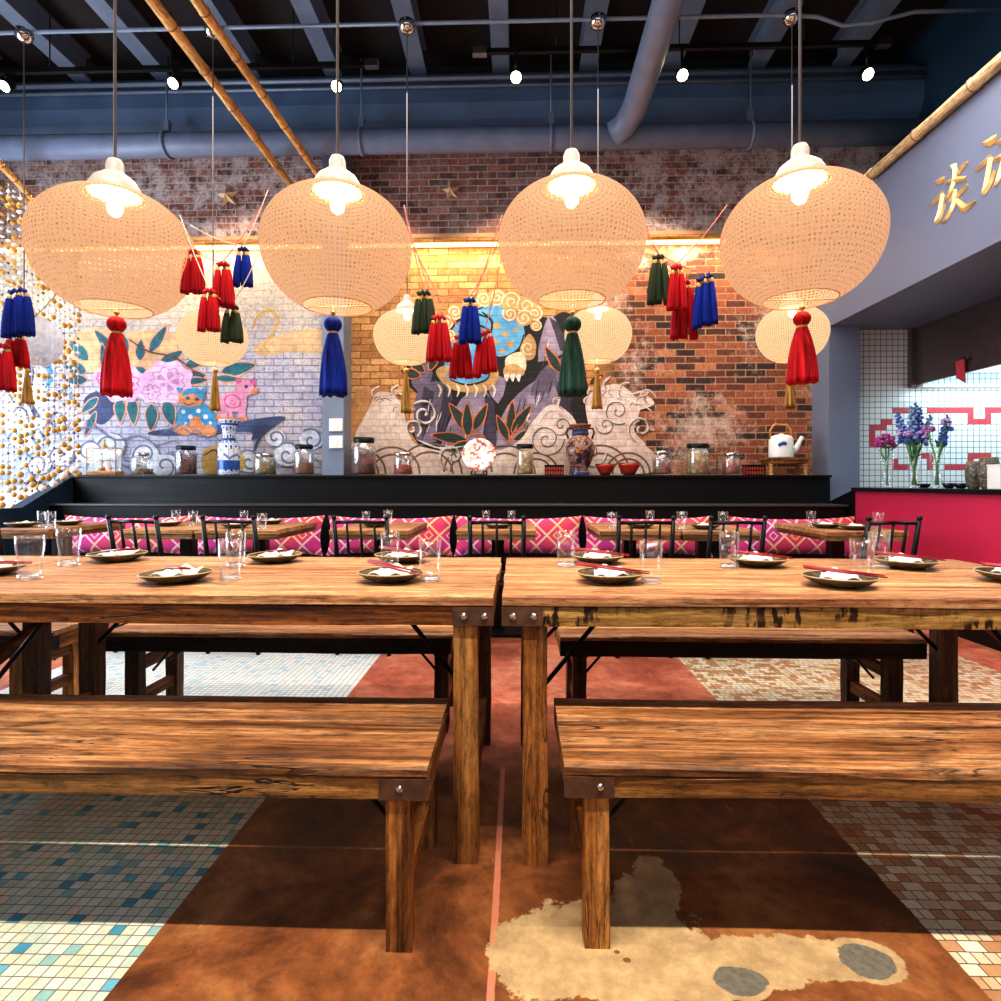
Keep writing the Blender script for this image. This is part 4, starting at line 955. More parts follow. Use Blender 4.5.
for px,py,ty,lb in ((30,579,'p','tapered glass nearest the frame edge, front row of the plain-apron table'),(69,566,'p','tapered glass between the frame-edge glass and the back row plate'),(230,580,'t','clear tumbler, front one of the overlapping pair on the plain-apron table'),(236,567,'t','clear tumbler, rear one of the overlapping pair on the plain-apron table'),(390,567.5,'t','clear tumbler, back row of the plain-apron table by the gap'),(430,581,'t','clear tumbler beside the front plate at the gap'),
   (566,566.5,'t','clear tumbler, back row of the marked-apron table by the gap'),(651,583,'t','clear tumbler beside the front plate of the marked-apron table, gap side'),(729,568,'t','clear tumbler beside the middle back plate of the marked-apron table'),(862,581,'t','clear tumbler, front one of the pair at the red counter end'),(879,568.5,'t','clear tumbler, rear one of the pair at the red counter end')):
    p=WZ(px,py,T); p.z=T+.0005; pr=pin if ty=='p' else tum
    if fl[ty]: fl[ty]=False; pr.location=p; pr['label']=lb
    else: dup(pr,p,lb,random.random()*6)
# on the small tables
for i,(px,py,s,lb) in enumerate(((43,527,1,'bead curtain end table, first'),(50.5,528,1,'bead curtain end table, second'),(176,524,.95,'second small table, nearer the lattice pillow'),(193,526,.95,'second small table, at the seam with the third'),(244,524,.9,'third small table, beside a plate'),(262,529.5,.95,'third small table, front edge'),(366,525,.9,'small table past the grey column, first'),(388,526,1,'small table past the grey column, second'),(486,524,.9,'small table at the gap, first'),(511.5,524,.9,'small table at the gap, second'),(612,529,1,'small table below the red bowls, first'),(650,525,.95,'small table below the red bowls, second'),(682,529.5,1.05,'seam of the two joined tables below the glass jars'),(723,528,1,'small table two before the red counter'),(811,526,.95,'small table next to the red counter, beside a plate'),(878,529.5,1,'small table next to the red counter, counter end'))):
    p=WZ(px,py,T); dup(tum,(p.x,p.y,T+.0005),'small clear tumbler on the '+lb,random.random()*6,'tumblers on the small tables',(.95*s,.95*s,.86*s))
def on_tab(px,py):
    p=WZ(px,py,T); p.z=T+.0005; p.y=min(max(p.y,4.05),4.58); return p
for px,py,lb in ((22,527,'bead curtain end table, frame side'),(68,525,'bead curtain end table, pillow side'),(168,526,'second small table'),(236,528,'third small table, front'),(270,524,'third small table, pillow side'),(375,527,'small table past the grey column'),(498,528,'small table at the gap'),(640,528,'small table below the red bowls'),(705,529,'small table two before the red counter'),(826,528,'small table next to the red counter, pillow side'),(857,530,'small table next to the red counter, counter side')):
    dup(pl0,on_tab(px,py),'stoneware plate on the '+lb,px,'plates on the small tables',(.95,.95,1))
    n_=nk0.copy(); COL.objects.link(n_); q=on_tab(px,py); n_.location=(q.x,q.y,T+.004); n_.scale=(.8,.8,.7); tag(n_,'white napkin on the plate of the '+lb,'napkin','napkins on the small tables')
# ================================================================ things on the display shelf
ZS=1.156; YS=6.06
def sx(px): return W(px,474,YS).x
def sp(n): return n*YS/F
def jar(px,wpx,hpx,bits,fill,label,lid='dark',Y=YS,rl=.8):
    o=thing('storage_jar',label,'jar',(W(px,474,Y).x,Y,ZS),'glass jars on the display shelf'); r=sp(wpx)/2; h=sp(hpx); hl=h*.86
    rn=r*rl
    MB().lathe([(.001,.004),(r*.93,.004),(r,.02),(r,hl*.84),(r*.97,hl*.9),(rn,hl*.97),(rn,hl),(rn-.004,hl),(rn-.004,hl*.96),(r-.005,hl*.88),(r-.005,.02),(.001,.012)],seg=28).build('glass_body',M['jar'],o,smooth=True)
    MB().lathe([(.001,.013),(r-.008,.013),(r-.007,.03),(r-.007,hl*fill*.97),(r*.6,hl*fill),(.001,hl*fill*1.02)],seg=22).build('contents',bits,o,smooth=True)
    lm=M['black_metal'] if lid=='dark' else M['chrome']
    MB().lathe([(.001,hl),(rn+.006,hl),(rn+.008,hl+.008),(rn+.008,h*.98),(rn,h),(.001,h)],seg=24).build('lid',lm,o,smooth=True); return o
B1=m_bits('dark_red_chillies',[(96,30,30),(140,44,36),(70,22,26),(120,60,40)],30); B2=m_bits('beige_pods',[(214,190,160),(190,150,110),(230,210,180),(160,120,90)],30)
B3=m_bits('green_pods',[(120,150,96),(150,130,70),(96,120,80),(170,150,96)],26); B4=m_bits('brown_grains',[(150,100,56),(176,124,72),(120,78,44)],60)
B5=m_bits('red_spice',[(196,70,56),(214,96,70),(170,50,44)],50); B6=m_bits('pale_noodles',[(214,190,140),(190,160,110),(232,210,160),(206,150,90)],24); B7=m_bits('mixed_dried',[(200,90,80),(226,190,160),(170,120,100),(220,140,120)],28); B8=m_bits('grey_tea',[(160,150,140),(130,120,110),(190,176,160),(190,90,70)],30)
jar(142,21,23,B2,.35,'clear jar with a few beige pieces, nearest the wooden box','chrome',rl=.6)
jar(186,21,30,B1,.85,'jar of dark red chillies between pale jar and blue and white vase')
jar(265,22,22,B3,.8,'short jar of green pods beside the blue and white vase','chrome')
jar(304,20,31,B4,.5,'tall jar half full of brown grains beside the grey column')
jar(364,24,38,B1,.72,'large jar of dark red chillies just past the grey column')
jar(403,19,23,B5,.55,'short jar of red spice with silver lid on the gold brick','chrome',rl=.9)
jar(525,17,31,B6,.9,'tall jar of pale noodles beside the painted plate',rl=.9)
jar(662,19,24,B8,.8,'short silver-lidded jar beside the red bowls','chrome')
jar(698,21,31,B6,.92,'tall jar of tan noodles with black lid on the bare brick',rl=.95)
jar(731,17,22,B7,.85,'short jar of pink and red pieces, beside the red box and wooden stand','chrome')
# wooden box with a thin-framed glass case
o=thing('glass_case','thin brass-framed glass case standing on a wooden tray','case',(sx(101),YS,ZS)); w=sp(30)/2; h=sp(28)
mb=MB()
for a,b in (((-w,0,0),(-w,0,h)),((w,0,0),(w,0,h)),((-w,0,h),(w,0,h)),((-w,.1,0),(-w,.1,h)),((w,.1,0),(w,.1,h)),((-w,.1,h),(w,.1,h)),((-w,0,h),(-w,.1,h)),((w,0,h),(w,.1,h)),((-w,0,h*.55),(w,0,h*.55))): mb.tube([a,b],.005,6)
mb.build('frame',M['k_gold'],o); MB().box(-w,w,.0,.1,.03,h).build('panes',M['glass'],o); MB().box(-w*1.0,w*1.1,-.02,.12,0,.045).build('tray',M['bamboo'],o,bevel=.004); MB().lathe([(.02,0),(.018,.03),(.006,.06),(.012,.08),(.001,.1)],(0,.05,h),12).build('finial',M['k_gold'],o,smooth=True); MB().lathe([(.03,.045),(.032,.08),(.012,.11),(.01,.16)],(-.03,.05,0),12).lathe([(.025,.045),(.027,.1),(.012,.13),(.01,.18)],(.05,.05,0),12).build('miniature',M['bamboo'],o,smooth=True)
# blue and white vase
def m_porc():
    t=NT('blue_white_porcelain'); u=t.uv(); v=t.n('ShaderNodeTexVoronoi'); v.feature='DISTANCE_TO_EDGE'; t.put(v.inputs['Vector'],t.mapping(u,(13,11,1))); v.inputs['Scale'].default_value=1; v.inputs['Randomness'].default_value=.25
    n=t.noise(t.obj(),40,3); q=t.sep(u); band=t.math('LESS_THAN',t.math('FRACT',t.math('MULTIPLY',q[1],5.0)),.14)
    m=t.math('MAXIMUM',t.smooth(v.outputs[0],.24,.30),band); m2=t.math('SUBTRACT',1,t.smooth(v.outputs[0],.03,.06))
    c=t.mix(t.math('MAXIMUM',m,t.math('MULTIPLY',m2,.8)),sl((226,232,242)),t.mix(n,sl((30,62,140)),sl((64,110,190)))); return t.done(t.bsdf(c,.15))
o=thing('porcelain_vase','tall blue and white porcelain vase on the shelf among the jars','vase',(sx(229),YS,ZS)); h=sp(56); r=sp(21)/2
MB().lathe([(.001,0),(r*.92,0),(r*.95,h*.03),(r,h*.1),(r,h*.5),(r*.92,h*.56),(r*.62,h*.62),(r*.56,h*.7),(r*.60,h*.8),(r*.72,h*.9),(r*.98,h*.98),(r*1.0,h),(r*.9,h),(r*.6,h*.9),(r*.45,h*.7),(.001,h*.66)],seg=36).build('body',m_porc(),o,smooth=True)
MB().lathe([(r*.55,h*.655),(r*.70,h*.66),(r*.55,h*.675)],seg=28).build('neck_ring',plain('cobalt_ring',(34,66,150),.2),o,smooth=True)
# painted plate on a stand
o=thing('display_plate','round red and white painted plate propped upright on a stand','plate',(sx(479),YS,ZS)); r=sp(34)/2
Rm=Matrix.Rotation(math.radians(78),3,'X')
MB().lathe([(.001,.0),(r*.6,.0),(r*.75,.012),(r,.03),(r*1.0,.036),(r*.76,.02),(r*.6,.010),(.001,.010)],(0,.02,r+.03),40,M=Rm).build('body',m_blotch('red_white_glaze',[(180,66,60),(206,120,104),(236,226,220),(240,236,232)],14,.15,(.38,.46,.5)),o,smooth=True)
MB().lathe([(r*.985,.034),(r*1.01,.036),(r*1.015,.03)],(0,.02,r+.03),40,M=Rm).build('rim',plain('red_plate_rim',(190,110,100),.2),o,smooth=True)
MB().tube([(-.08,-.03,.0),(-.08,-.03,.035),(-.08,.07,.02),(-.06,.10,.14)],.006,6).tube([(.08,-.03,.0),(.08,-.03,.035),(.08,.07,.02),(.06,.10,.14)],.006,6).tube([(-.08,.07,.006),(.08,.07,.006)],.006,6).build('stand',M['black_metal'],o)
# little lacquer boxes
for px,lb in ((554,'small red lattice box beside the cloisonne vase'),(753,'small red lattice box beside the wooden stand')):
    o=thing('lattice_box',lb,'box',(sx(px),YS,ZS)); w=sp(18)/2; h=sp(9)
    MB().box(-w,w,-.05,.05,0,h).build('body',plain('red_lacquer_box_'+str(px),(196,74,48),.4),o,bevel=.003)
    m_=MB()
    for k in range(8): m_.box(-w+2*w*k/7-.004,-w+2*w*k/7+.004,-.054,-.049,0,h)
    for z_ in (0,h*.5,h-.008): m_.box(-w,w,-.055,-.049,z_,z_+.008)
    m_.build('lattice',M['black_wood'],o); MB().box(-w-.005,w+.005,-.056,.056,h,h+.012).build('lid',M['black_wood'],o)
# cloisonne vase
o=thing('cloisonne_vase','ochre and blue two-handled enamel vase on the shelf','vase',(sx(580),YS-.02,ZS)); h=sp(50); r=sp(29)/2
MB().lathe([(.001,0),(r*.62,0),(r*.64,h*.06),(r*.5,h*.13),(r*.7,h*.22),(r*.95,h*.38),(r,h*.52),(r*.92,h*.64),(r*.62,h*.74),(r*.5,h*.80),(r*.5,h*.90),(r*.74,h*.97),(r*.78,h),(r*.66,h),(r*.42,h*.9),(.001,h*.86)],seg=40).build('body',m_blotch('cloisonne',[(44,40,66),(110,66,50),(178,126,62),(110,104,146)],15,.25,(.44,.52,.58)),o,smooth=True)
MB().lathe([(r*.63,0),(r*.66,h*.05),(r*.52,h*.12),(r*.5,h*.1)],seg=30).lathe([(r*.52,h*.78),(r*.60,h*.80),(r*.54,h*.90),(r*.5,h*.86)],seg=30).build('band',plain('dark_blue_enamel',(44,66,110),.25),o,smooth=True)
MB().lathe([(r*.51,h*.905),(r*.75,h*.97),(r*.79,h),(r*.66,h*1.004)],seg=30).build('mouth',plain('copper_rim',(150,96,60),.3,.4),o,smooth=True)
for s in (-1,1): MB().tube([(s*r*.5,0,h*.92),(s*r*.85,0,h*.93),(s*r*.95,0,h*.84),(s*r*.8,0,h*.72)],.010,8).build('handle',plain('bronze_handle',(70,56,54),.35,.4),o,smooth=True)
for px,w_,h_,lb in ((605,20,11,'small red lacquer bowl beside the cloisonne vase'),(629,23,12,'larger red lacquer bowl beside a silver-lidded jar')):
    o=thing('lacquer_bowl',lb,'bowl',(sx(px),YS,ZS)); r=sp(w_)/2; h=sp(h_)
    MB().lathe([(.001,.01),(r*.5,.01),(r*.62,h*.25),(r*.92,h*.75),(r,h),(r*.95,h),(r*.86,h*.75),(r*.5,h*.3),(.001,h*.24)],seg=30).build('body',plain('red_lacquer_bowl_%d'%px,(176,52,34),.2,coat=.5),o,smooth=True)
    MB().lathe([(r*.4,0),(r*.46,0),(r*.48,.012),(r*.4,.014)],seg=24).build('foot',M['black_metal'],o,smooth=True)
    MB().lathe([(r*.95,h*.995),(r*1.005,h*.98),(r*1.0,h*1.015),(r*.95,h*1.01)],seg=30).build('rim',M['black_metal'],o,smooth=True)
# wooden stand and kettle
o=thing('wooden_stand','low wooden stand with turned legs carrying the white kettle','stand',(sx(784.5),YS,ZS)); w=sp(41)/2; h=sp(17)
MB().box(-w,w,-.12,.12,h-.025,h).build('top',M['rail'],o,bevel=.004); MB().box(-w+.02,w-.02,-.11,.11,h-.06,h-.026).build('apron',M['rail'],o)
for a in (-1,1):
    for b in (-1,1): MB().lathe([(.02,0),(.014,.015),(.022,.04),(.013,.06),(.022,h-.07),(.018,h-.026)],(a*(w-.04),b*.085,0),14).build('leg',M['bamboo'],o,smooth=True)
o=thing('enamel_kettle','white kettle with bamboo handle and a small blue motif','kettle',(sx(781),YS,ZS+h+.0005)); w=sp(23)/2; k=sp(22.5)
MB().lathe([(.001,0),(w*.98,0),(w,.01),(w*.97,k*.8),(w*.85,k*.93),(w*.5,k*1.0),(.001,k*1.01)],seg=36).build('body',M['white'],o,smooth=True)
MB().tube([(w*.8,0,k*.25),(w*1.3,0,k*.42),(w*1.6,0,k*.75),(w*1.8,0,k*.92)],[.04,.032,.022,.02],10).build('spout',M['white'],o,smooth=True)
MB().tube([(-w*.9,0,k*.8),(-w*.92,0,k*1.2),(-w*.6,0,k*1.45),(w*.5,0,k*1.45),(w*.85,0,k*1.2),(w*.85,0,k*.8)],.012,8).build('handle',M['bamboo'],o,smooth=True)
MB().lathe([(.02,k*1.0),(.03,k*1.04),(.001,k*1.08)],seg=12).build('lid_knob',M['white'],o,smooth=True)
m_=MB()
for t_ in (0,.5,1,1.5,2): 
    a=2.4-t_*.62; x=.040*math.cos(a)-.025; z=k*.42+.045*math.sin(a); m_.ball((x,-math.sqrt(max(0,(w*.96)**2-x*x)),z),.019,8,6)
m_.build('blue_motif',plain('blue_motif_paint',(50,80,160),.3),o,smooth=True)
# ================================================================ flowers, bowls, cups on the kitchen counter
ZC=1.0355
def cpt(px,xx): d=ray(px,480); t_=xx/d[0]; return Vector((xx,d[1]*t_,ZC))
leafm=plain('leaf_green',(78,140,84),.5,var=.25); stemm=plain('stem_green',(110,160,100),.5)
def bouquet(px,xx,hv,wv,items,lv,lf):
    c=cpt(px,xx); s=c.y/F
    v=thing('glass_vase',lv,'vase',c,'glass vases on the red counter'); r=wv*s/2; h=hv*s
    MB().lathe([(.001,.006),(r*.8,.006),(r*.85,h*.3),(r,h),(r*.95,h),(r*.8,h*.3),(r*.74,.014),(.001,.012)],seg=26).build('body',M['glass'],v,smooth=True); MB().lathe([(.001,0),(r*.82,0),(r*.84,.012),(.001,.012)],seg=22).build('foot',M['base_glass'],v,smooth=True)
    b=thing('flower_bouquet',lf,'flowers',(c.x,c.y,c.z+.014),'bouquets on the red counter')
    for k,(dx,top,kind,mat,size) in enumerate(items):
        x1=dx*s; z1=top*s; yy=random.uniform(-.5,.5)*r
        P=[Vector((-x1*.12,-yy*.4,.01)),Vector((x1*.2,yy*.3,h*.8)),Vector((x1*.7,yy*1.2,z1*.75)),Vector((x1,yy*2,z1))]
        st=MB().tube([p for p in P],.006,6).build('stem',stemm,b,smooth=True)
        mb=MB()
        if kind=='spike':
            n=26
            for i in range(n):
                u=i/n; q=P[2].lerp(P[3],u*1.08) if u>0 else P[2]; q=P[1].lerp(P[2],.55).lerp(P[3],u) ; a=i*2.4; rr=size*s*1.05*(1-u*.75)
                mb.ball((q.x+rr*math.cos(a),q.y+rr*math.sin(a),q.z),size*s*.62*(1-.55*u),6,5,sz=.8)
            mb.build('flower_spike',mat,b,smooth=True)
        else:
            for i in range(34):
                a=random.uniform(0,6.28); ph=math.acos(random.uniform(-.5,1)); rr=size*s
                mb.ball((x1+rr*math.sin(ph)*math.cos(a),yy*2+rr*math.sin(ph)*math.sin(a),z1+rr*.8*math.cos(ph)),rr*.30,6,5,sz=.7)
            mb.build('blossom',mat,b,smooth=True)
    mb=MB()
    for i in range(16):
        a=random.uniform(0,6.28); z0=h*random.uniform(.75,1.35); L=random.uniform(6,12)*s; rr=random.uniform(0,4)*s
        p=Vector((rr*math.cos(a),rr*math.sin(a),z0)); d=Vector((math.cos(a),math.sin(a),random.uniform(.1,.9))).normalized(); w_=Vector((-math.sin(a),math.cos(a),0))*L*.16
        mb.add([p,p+d*L*.5+w_,p+d*L,p+d*L*.5-w_],[(0,1,2,3)])
    mb.build('foliage',leafm,b,fixn=False)
mg=plain('magenta_petals',(184,60,150),.6,var=.25); bl=plain('delphinium_petals',(66,100,196),.6,var=.25); lb_=plain('pale_blue_petals',(130,150,214),.6,var=.2); pv=plain('lilac_petals',(196,166,214),.6,var=.15); pk=plain('mauve_petals',(190,120,184),.6,var=.2)
bouquet(887,3.30,33,12,[(-3,44,'ball',mg,7.5),(4,40,'ball',mg,6),(-7,40,'ball',mg,4)],'small glass vase with the magenta flowers','dark magenta flowers in the small glass vase')
bouquet(914,3.30,34,12,[(-14,74,'spike',bl,4.5),(-6,78,'spike',lb_,4.5),(1,82,'spike',bl,4.5),(9,78,'spike',bl,4.5),(14,70,'spike',lb_,4),(-8,52,'ball',pv,6),(4,48,'ball',pv,6.5),(-2,44,'ball',lb_,5)],'glass vase with the tall blue flower spikes','tall blue flower spikes with pale lilac blossoms in the middle glass vase')
bouquet(937,3.30,37,13,[(-6,56,'ball',pk,5),(4,62,'ball',pv,4.5),(11,56,'ball',lb_,4.5),(6,70,'spike',bl,3.4),(13,66,'spike',lb_,3)],'glass vase with mauve flowers, nearest the stacked cups','loose mauve and lilac flowers in the vase by the stacked cups')
def cbowl(px,xx,w_,h_,label,z0=0):
    c=cpt(px,xx); s=c.y/F; o=thing('black_bowl',label,'bowl',(c.x,c.y,c.z+z0*s),'black bowls on the red counter'); r=w_*s/2; h=h_*s
    MB().lathe([(.001,.0),(r*.5,.0),(r*.8,h*.4),(r,h),(r*.95,h),(r*.7,h*.4),(.001,h*.2)],seg=26).build('body',M['stone'],o,smooth=True); MB().lathe([(r*.94,h),(r*1.01,h*.98),(r*1.0,h*1.03)],seg=26).build('rim',M['chrome'],o,smooth=True)
cbowl(923.5,3.44,13,4,'small black bowl between two flower vases'); cbowl(949,3.30,12,5,'black bowl beside the mauve flower vase'); cbowl(961,3.30,12,5,'black bowl beside the speckled cups')
spk=m_bits('speckled_stoneware',[(120,112,100),(150,140,124),(96,90,82),(170,160,140)],70)
def cup(px,xx,w_,h_,label):
    c=cpt(px,xx); s=c.y/F; o=thing('speckled_cup',label,'cup',c,'speckled cups on the red counter'); r=w_*s/2; h=h_*s
    MB().lathe([(.001,0),(r*.62,0),(r*.74,h*.08),(r*.94,h*.36),(r,h*.58),(r*.97,h*.76),(r*.82,h*.92),(r*.80,h),(r*.74,h),(r*.86,h*.5),(.001,h*.1)],seg=28).build('body',spk,o,smooth=True); MB().lathe([(r*.74,h),(r*.81,h*.99),(r*.79,h*1.02)],seg=28).build('rim',M['k_gold'],o,smooth=True)
cup(973.5,3.28,14,26,'speckled stoneware jar-shaped cup beside the black bowls'); cup(989,3.28,18,30,'larger speckled stoneware cup at the frame edge')
c=cpt(1001,3.24); o=thing('white_box','white box on the counter at the frame edge','box',c); MB().box(-.05,.05,-.055,.055,0,.155).build('body',M['white'],o,bevel=.004); MB().box(-.052,.052,-.057,.057,.155,.165).build('lid',M['white'],o)

# ================================================================ murals painted on the brick
def smooth_closed(pts,n=6):
    k=len(pts); out=[]
    for i in range(k):
        p0,p1,p2,p3=(Vector(pts[(i+j-1)%k]) for j in range(4))
        for s in range(n):
            u=s/n; out.append(.5*((2*p1)+(-p0+p2)*u+(2*p0-5*p1+4*p2-p3)*u*u+(-p0+3*p1-3*p2+p3)*u**3))
    return out
class Mural:
    def __init__(s): s.mb=MB(); s.mats=[]; s.idx={}; s.layer=0
    def mi(s,key,c,c2=None):
        if key not in s.idx: s.idx[key]=len(s.mats); s.mats.append(m_paint('mural_'+key,c,c2))
        return s.idx[key]
    def fill(s,pts,mi,smooth=True,n=5):
        q=smooth_closed(pts,n) if smooth else [Vector(p) for p in pts]
        s.layer+=1; Y=YW-.002-.00006*s.layer
        vs=[W(p[0],p[1],YW) for p in q]; vs=[Vector((v.x,Y,v.z)) for v in vs]
        from mathutils.geometry import tessellate_polygon
        tris=tessellate_polygon([[Vector((v.x,v.z,0)) for v in vs]])
        s.mb.add(vs,[tuple(t) for t in tris],mi)
    def line(s,pts,w,mi,closed=False,n=5,taper=True):
        P=[Vector(p) for p in pts]
        if closed: q=smooth_closed(pts,n); q.append(q[0])
        else:
            q=[]; k=len(P)
            for i in range(k-1):
                p0=P[max(i-1,0)];p1=P[i];p2=P[i+1];p3=P[min(i+2,k-1)]
                for t_ in range(n):
                    u=t_/n; q.append(.5*((2*p1)+(-p0+p2)*u+(2*p0-5*p1+4*p2-p3)*u*u+(-p0+3*p1-3*p2+p3)*u**3))
            q.append(P[-1])
        s.layer+=1; Y=YW-.002-.00006*s.layer; vs=[];fs=[]; m=len(q)
        for i in range(m):
            d=(q[min(i+1,m-1)]-q[max(i-1,0)]); d=d.normalized() if d.length>1e-6 else Vector((1,0)); nn=Vector((-d.y,d.x))
            ww=w/2*(1 if (closed or not taper) else (.35+.65*math.sin(PI*min(1,max(0,i/(m-1)*.9+.08)))))
            for g_ in (1,-1):
                v=W(q[i].x+nn.x*ww*g_,q[i].y+nn.y*ww*g_,YW); vs.append(Vector((v.x,Y,v.z)))
        for i in range(m-1): fs.append((2*i,2*i+1,2*i+3,2*i+2))
        s.mb.add(vs,fs,mi)
    def leaf(s,x,y,a,L,w,fill,edge,vein=None):
        ca,sa=math.cos(a),math.sin(a)
        def q(u,v): return (x+ca*u-sa*v,y+sa*u+ca*v)
        pts=[q(0,0),q(L*.3,w*.5),q(L*.65,w*.42),q(L,0),q(L*.65,-w*.42),q(L*.3,-w*.5)]
        s.fill([q(-1.2,0),q(L*.3,w*.5+1.4),q(L*.65,w*.42+1.3),q(L+2,0),q(L*.65,-w*.42-1.3),q(L*.3,-w*.5-1.4)],edge); s.fill(pts,fill)
        if vein is not None: s.line([q(1,0),q(L*.5,.6),q(L*.95,0)],.9,vein)
    def spiral(s,x,y,r,turns,w,mi,a0=0,dir=1):
        n=int(10*turns)+3
        s.line([(x+r*(1-i/n*.9)*math.cos(a0+dir*2*PI*turns*i/n),y+r*(1-i/n*.9)*math.sin(a0+dir*2*PI*turns*i/n)) for i in range(n+1)],w,mi,n=2,taper=False)
# ---- peony mural
m=Mural(); teal=m.mi('teal',(40,116,124),(24,84,100)); salm=m.mi('salmon',(236,166,136)); pink=m.mi('pink',(238,196,226),(220,164,206)); dpink=m.mi('deep_pink',(216,98,160)); navy=m.mi('navy',(70,84,124),(52,64,100)); sand=m.mi('sand',(226,186,142)); whit=m.mi('chalk',(222,224,236)); wav=m.mi('wave_grey',(122,128,156)); sky=m.mi('sky_blue',(66,150,196)); org=m.mi('orange',(222,146,96)); pk2=m.mi('rose',(236,160,190)); brn=m.mi('brown',(120,70,56)); ochre=m.mi('ochre',(214,172,96))
m.fill([(62,345),(90,328),(120,332),(150,330),(180,338),(178,368),(130,372),(80,370)],sand)
m.fill([(255,345),(290,332),(322,330),(322,352),(290,352),(262,356)],sand)
m.line([(252,330),(258,316),(270,310),(278,320),(272,334),(264,346),(270,352)],3,ochre)
m.fill([(20,380),(34,374),(46,392),(44,430),(30,450),(10,440),(4,405)],whit)
m.line([(22,352),(32,372),(28,395),(36,418)],5,navy); m.line([(40,350),(50,372),(46,392)],6,sky)
m.fill([(84,400),(100,390),(116,392),(118,408),(104,424),(94,420)],navy)
for q in ((86,372,3.5,26,12),(88,360,3.95,26,11),(87,380,3.15,22,9),(112,350,4.0,26,8),(128,352,4.3,26,8),(150,352,-1.0,30,9),(160,365,-.55,26,10),(140,360,-1.5,20,9),(186,366,-.35,22,9),(188,374,.1,18,7),(186,382,-.1,22,6),(222,372,-.2,34,12),(215,378,.05,26,6),(98,398,2.4,22,7),(96,412,2.0,26,6),(120,398,1.55,24,10),(132,398,1.5,26,10),(152,404,1.6,26,11),(166,400,1.3,26,12),(146,374,-2.6,12,8),(148,384,-3.0,14,6),(106,372,-1.7,28,7),(228,364,-.7,16,5)): m.leaf(*q,teal,salm,navy)
def peony(cx,cy,r,sq):
    rr=random.Random(int(cx)); pts=[]
    for k in range(16): a=2*PI*k/16; q=r*(1+.14*(k%2)-.05*rr.random()); pts.append((cx+q*math.cos(a),cy+q*sq*math.sin(a)))
    m.fill(pts,pink)
    for k in range(9):
        a=2*PI*k/9+.3; b=.55*r; m.line([(cx+b*math.cos(a-.5),cy+b*sq*math.sin(a-.5)),(cx+b*1.35*math.cos(a),cy+b*1.35*sq*math.sin(a)),(cx+b*math.cos(a+.5),cy+b*sq*math.sin(a+.5))],1.3,dpink if cx<130 else m.mi('pale_violet',(196,150,196)))
    for k in range(5): a=2*PI*k/5; m.fill([(cx+.12*r*math.cos(a),cy+.12*r*math.sin(a)),(cx+.42*r*math.cos(a-.35),cy+.42*r*sq*math.sin(a-.35)),(cx+.5*r*math.cos(a),cy+.5*r*sq*math.sin(a)),(cx+.42*r*math.cos(a+.35),cy+.42*r*sq*math.sin(a+.35))],dpink if cx<130 else m.mi('pale_violet',(196,150,196)))
peony(123,384,24,.72); peony(105,378,11,.9); peony(168,382,24,.85); peony(152,392,13,.8)
m.line([(130,340),(150,352),(176,358),(206,380)],1.6,brn); m.line([(196,366),(214,356),(220,350)],1.4,brn)
# painted long blue cloth and the two small animals
m.fill([(150,432),(190,426),(230,424),(262,418),(286,417),(272,428),(262,436),(252,440),(250,432),(210,434),(160,436)],navy)
m.line([(264,432),(258,442),(254,452)],3,navy)

def ln(p,w,c): m.line(p,w,c,taper=False)
# blue spotted beast, lying, head up
m.fill([(177,424),(180,408),(190,404),(202,403),(212,410),(217,424),(214,432),(182,432)],sky)
for q in ((184,412,2.2),(191,417,2.4),(199,411,2.2),(206,417,2.4),(202,424,1.8),(186,424,1.8),(211,423,1.6)): m.fill([(q[0]+q[2]*math.cos(k*PI/3),q[1]+q[2]*math.sin(k*PI/3)) for k in range(6)],whit)
m.fill([(179,400),(180,392),(188,389),(199,390),(204,396),(202,404),(192,407),(183,405)],org)
m.fill([(183,396),(186,390),(196,388),(203,392),(205,400),(200,398),(194,394)],sky)
m.fill([(180,393),(177,388),(184,389)],sky); m.fill([(201,391),(207,387),(205,395)],sky)
m.fill([(186,398),(189,396.5),(191,399),(188,400)],navy); m.fill([(195,399),(198,397.5),(200,400),(197,401)],navy); ln([(184,403),(189,405),(195,403)],1,brn)
m.fill([(174,428),(184,425),(192,429),(190,435),(178,434)],org); m.fill([(198,428),(210,425),(217,431),(214,436),(200,435)],org); m.fill([(190,422),(197,416),(203,424),(199,433),(192,432)],org)
m.line([(215,420),(221,414),(218,408)],2.4,org)
# pink beast, standing
m.fill([(219,402),(226,394),(237,391),(246,396),(247,407),(241,411),(226,411),(220,409)],pk2)
for a_ in ((221,406,228,419),(229,408,233,417),(239,407,246,419)): m.fill([(a_[0],a_[1]),(a_[2],a_[1]),(a_[2],a_[3]),(a_[0],a_[3])],pk2,False)
m.fill([(236,388),(240,381),(248,380),(254,385),(253,393),(246,397),(239,395)],pk2); m.fill([(238,384),(236,378),(243,381)],dpink); m.fill([(250,382),(255,378),(255,386)],dpink)
m.fill([(253,389),(258,388),(257,394),(252,394)],org); m.fill([(245,386),(247.5,385),(248.5,387.5),(246,388.5)],navy)
m.line([(226,398),(233,395),(240,399),(240,406),(232,408),(226,404)],1.5,dpink,closed=True); m.spiral(233,402,3.5,1.2,1.1,dpink); m.line([(219,404),(214,398),(216,392)],2.2,pk2)
for x_ in (220,228,239): m.fill([(x_,417),(x_+8,417),(x_+9,421),(x_-1,421)],org,False)
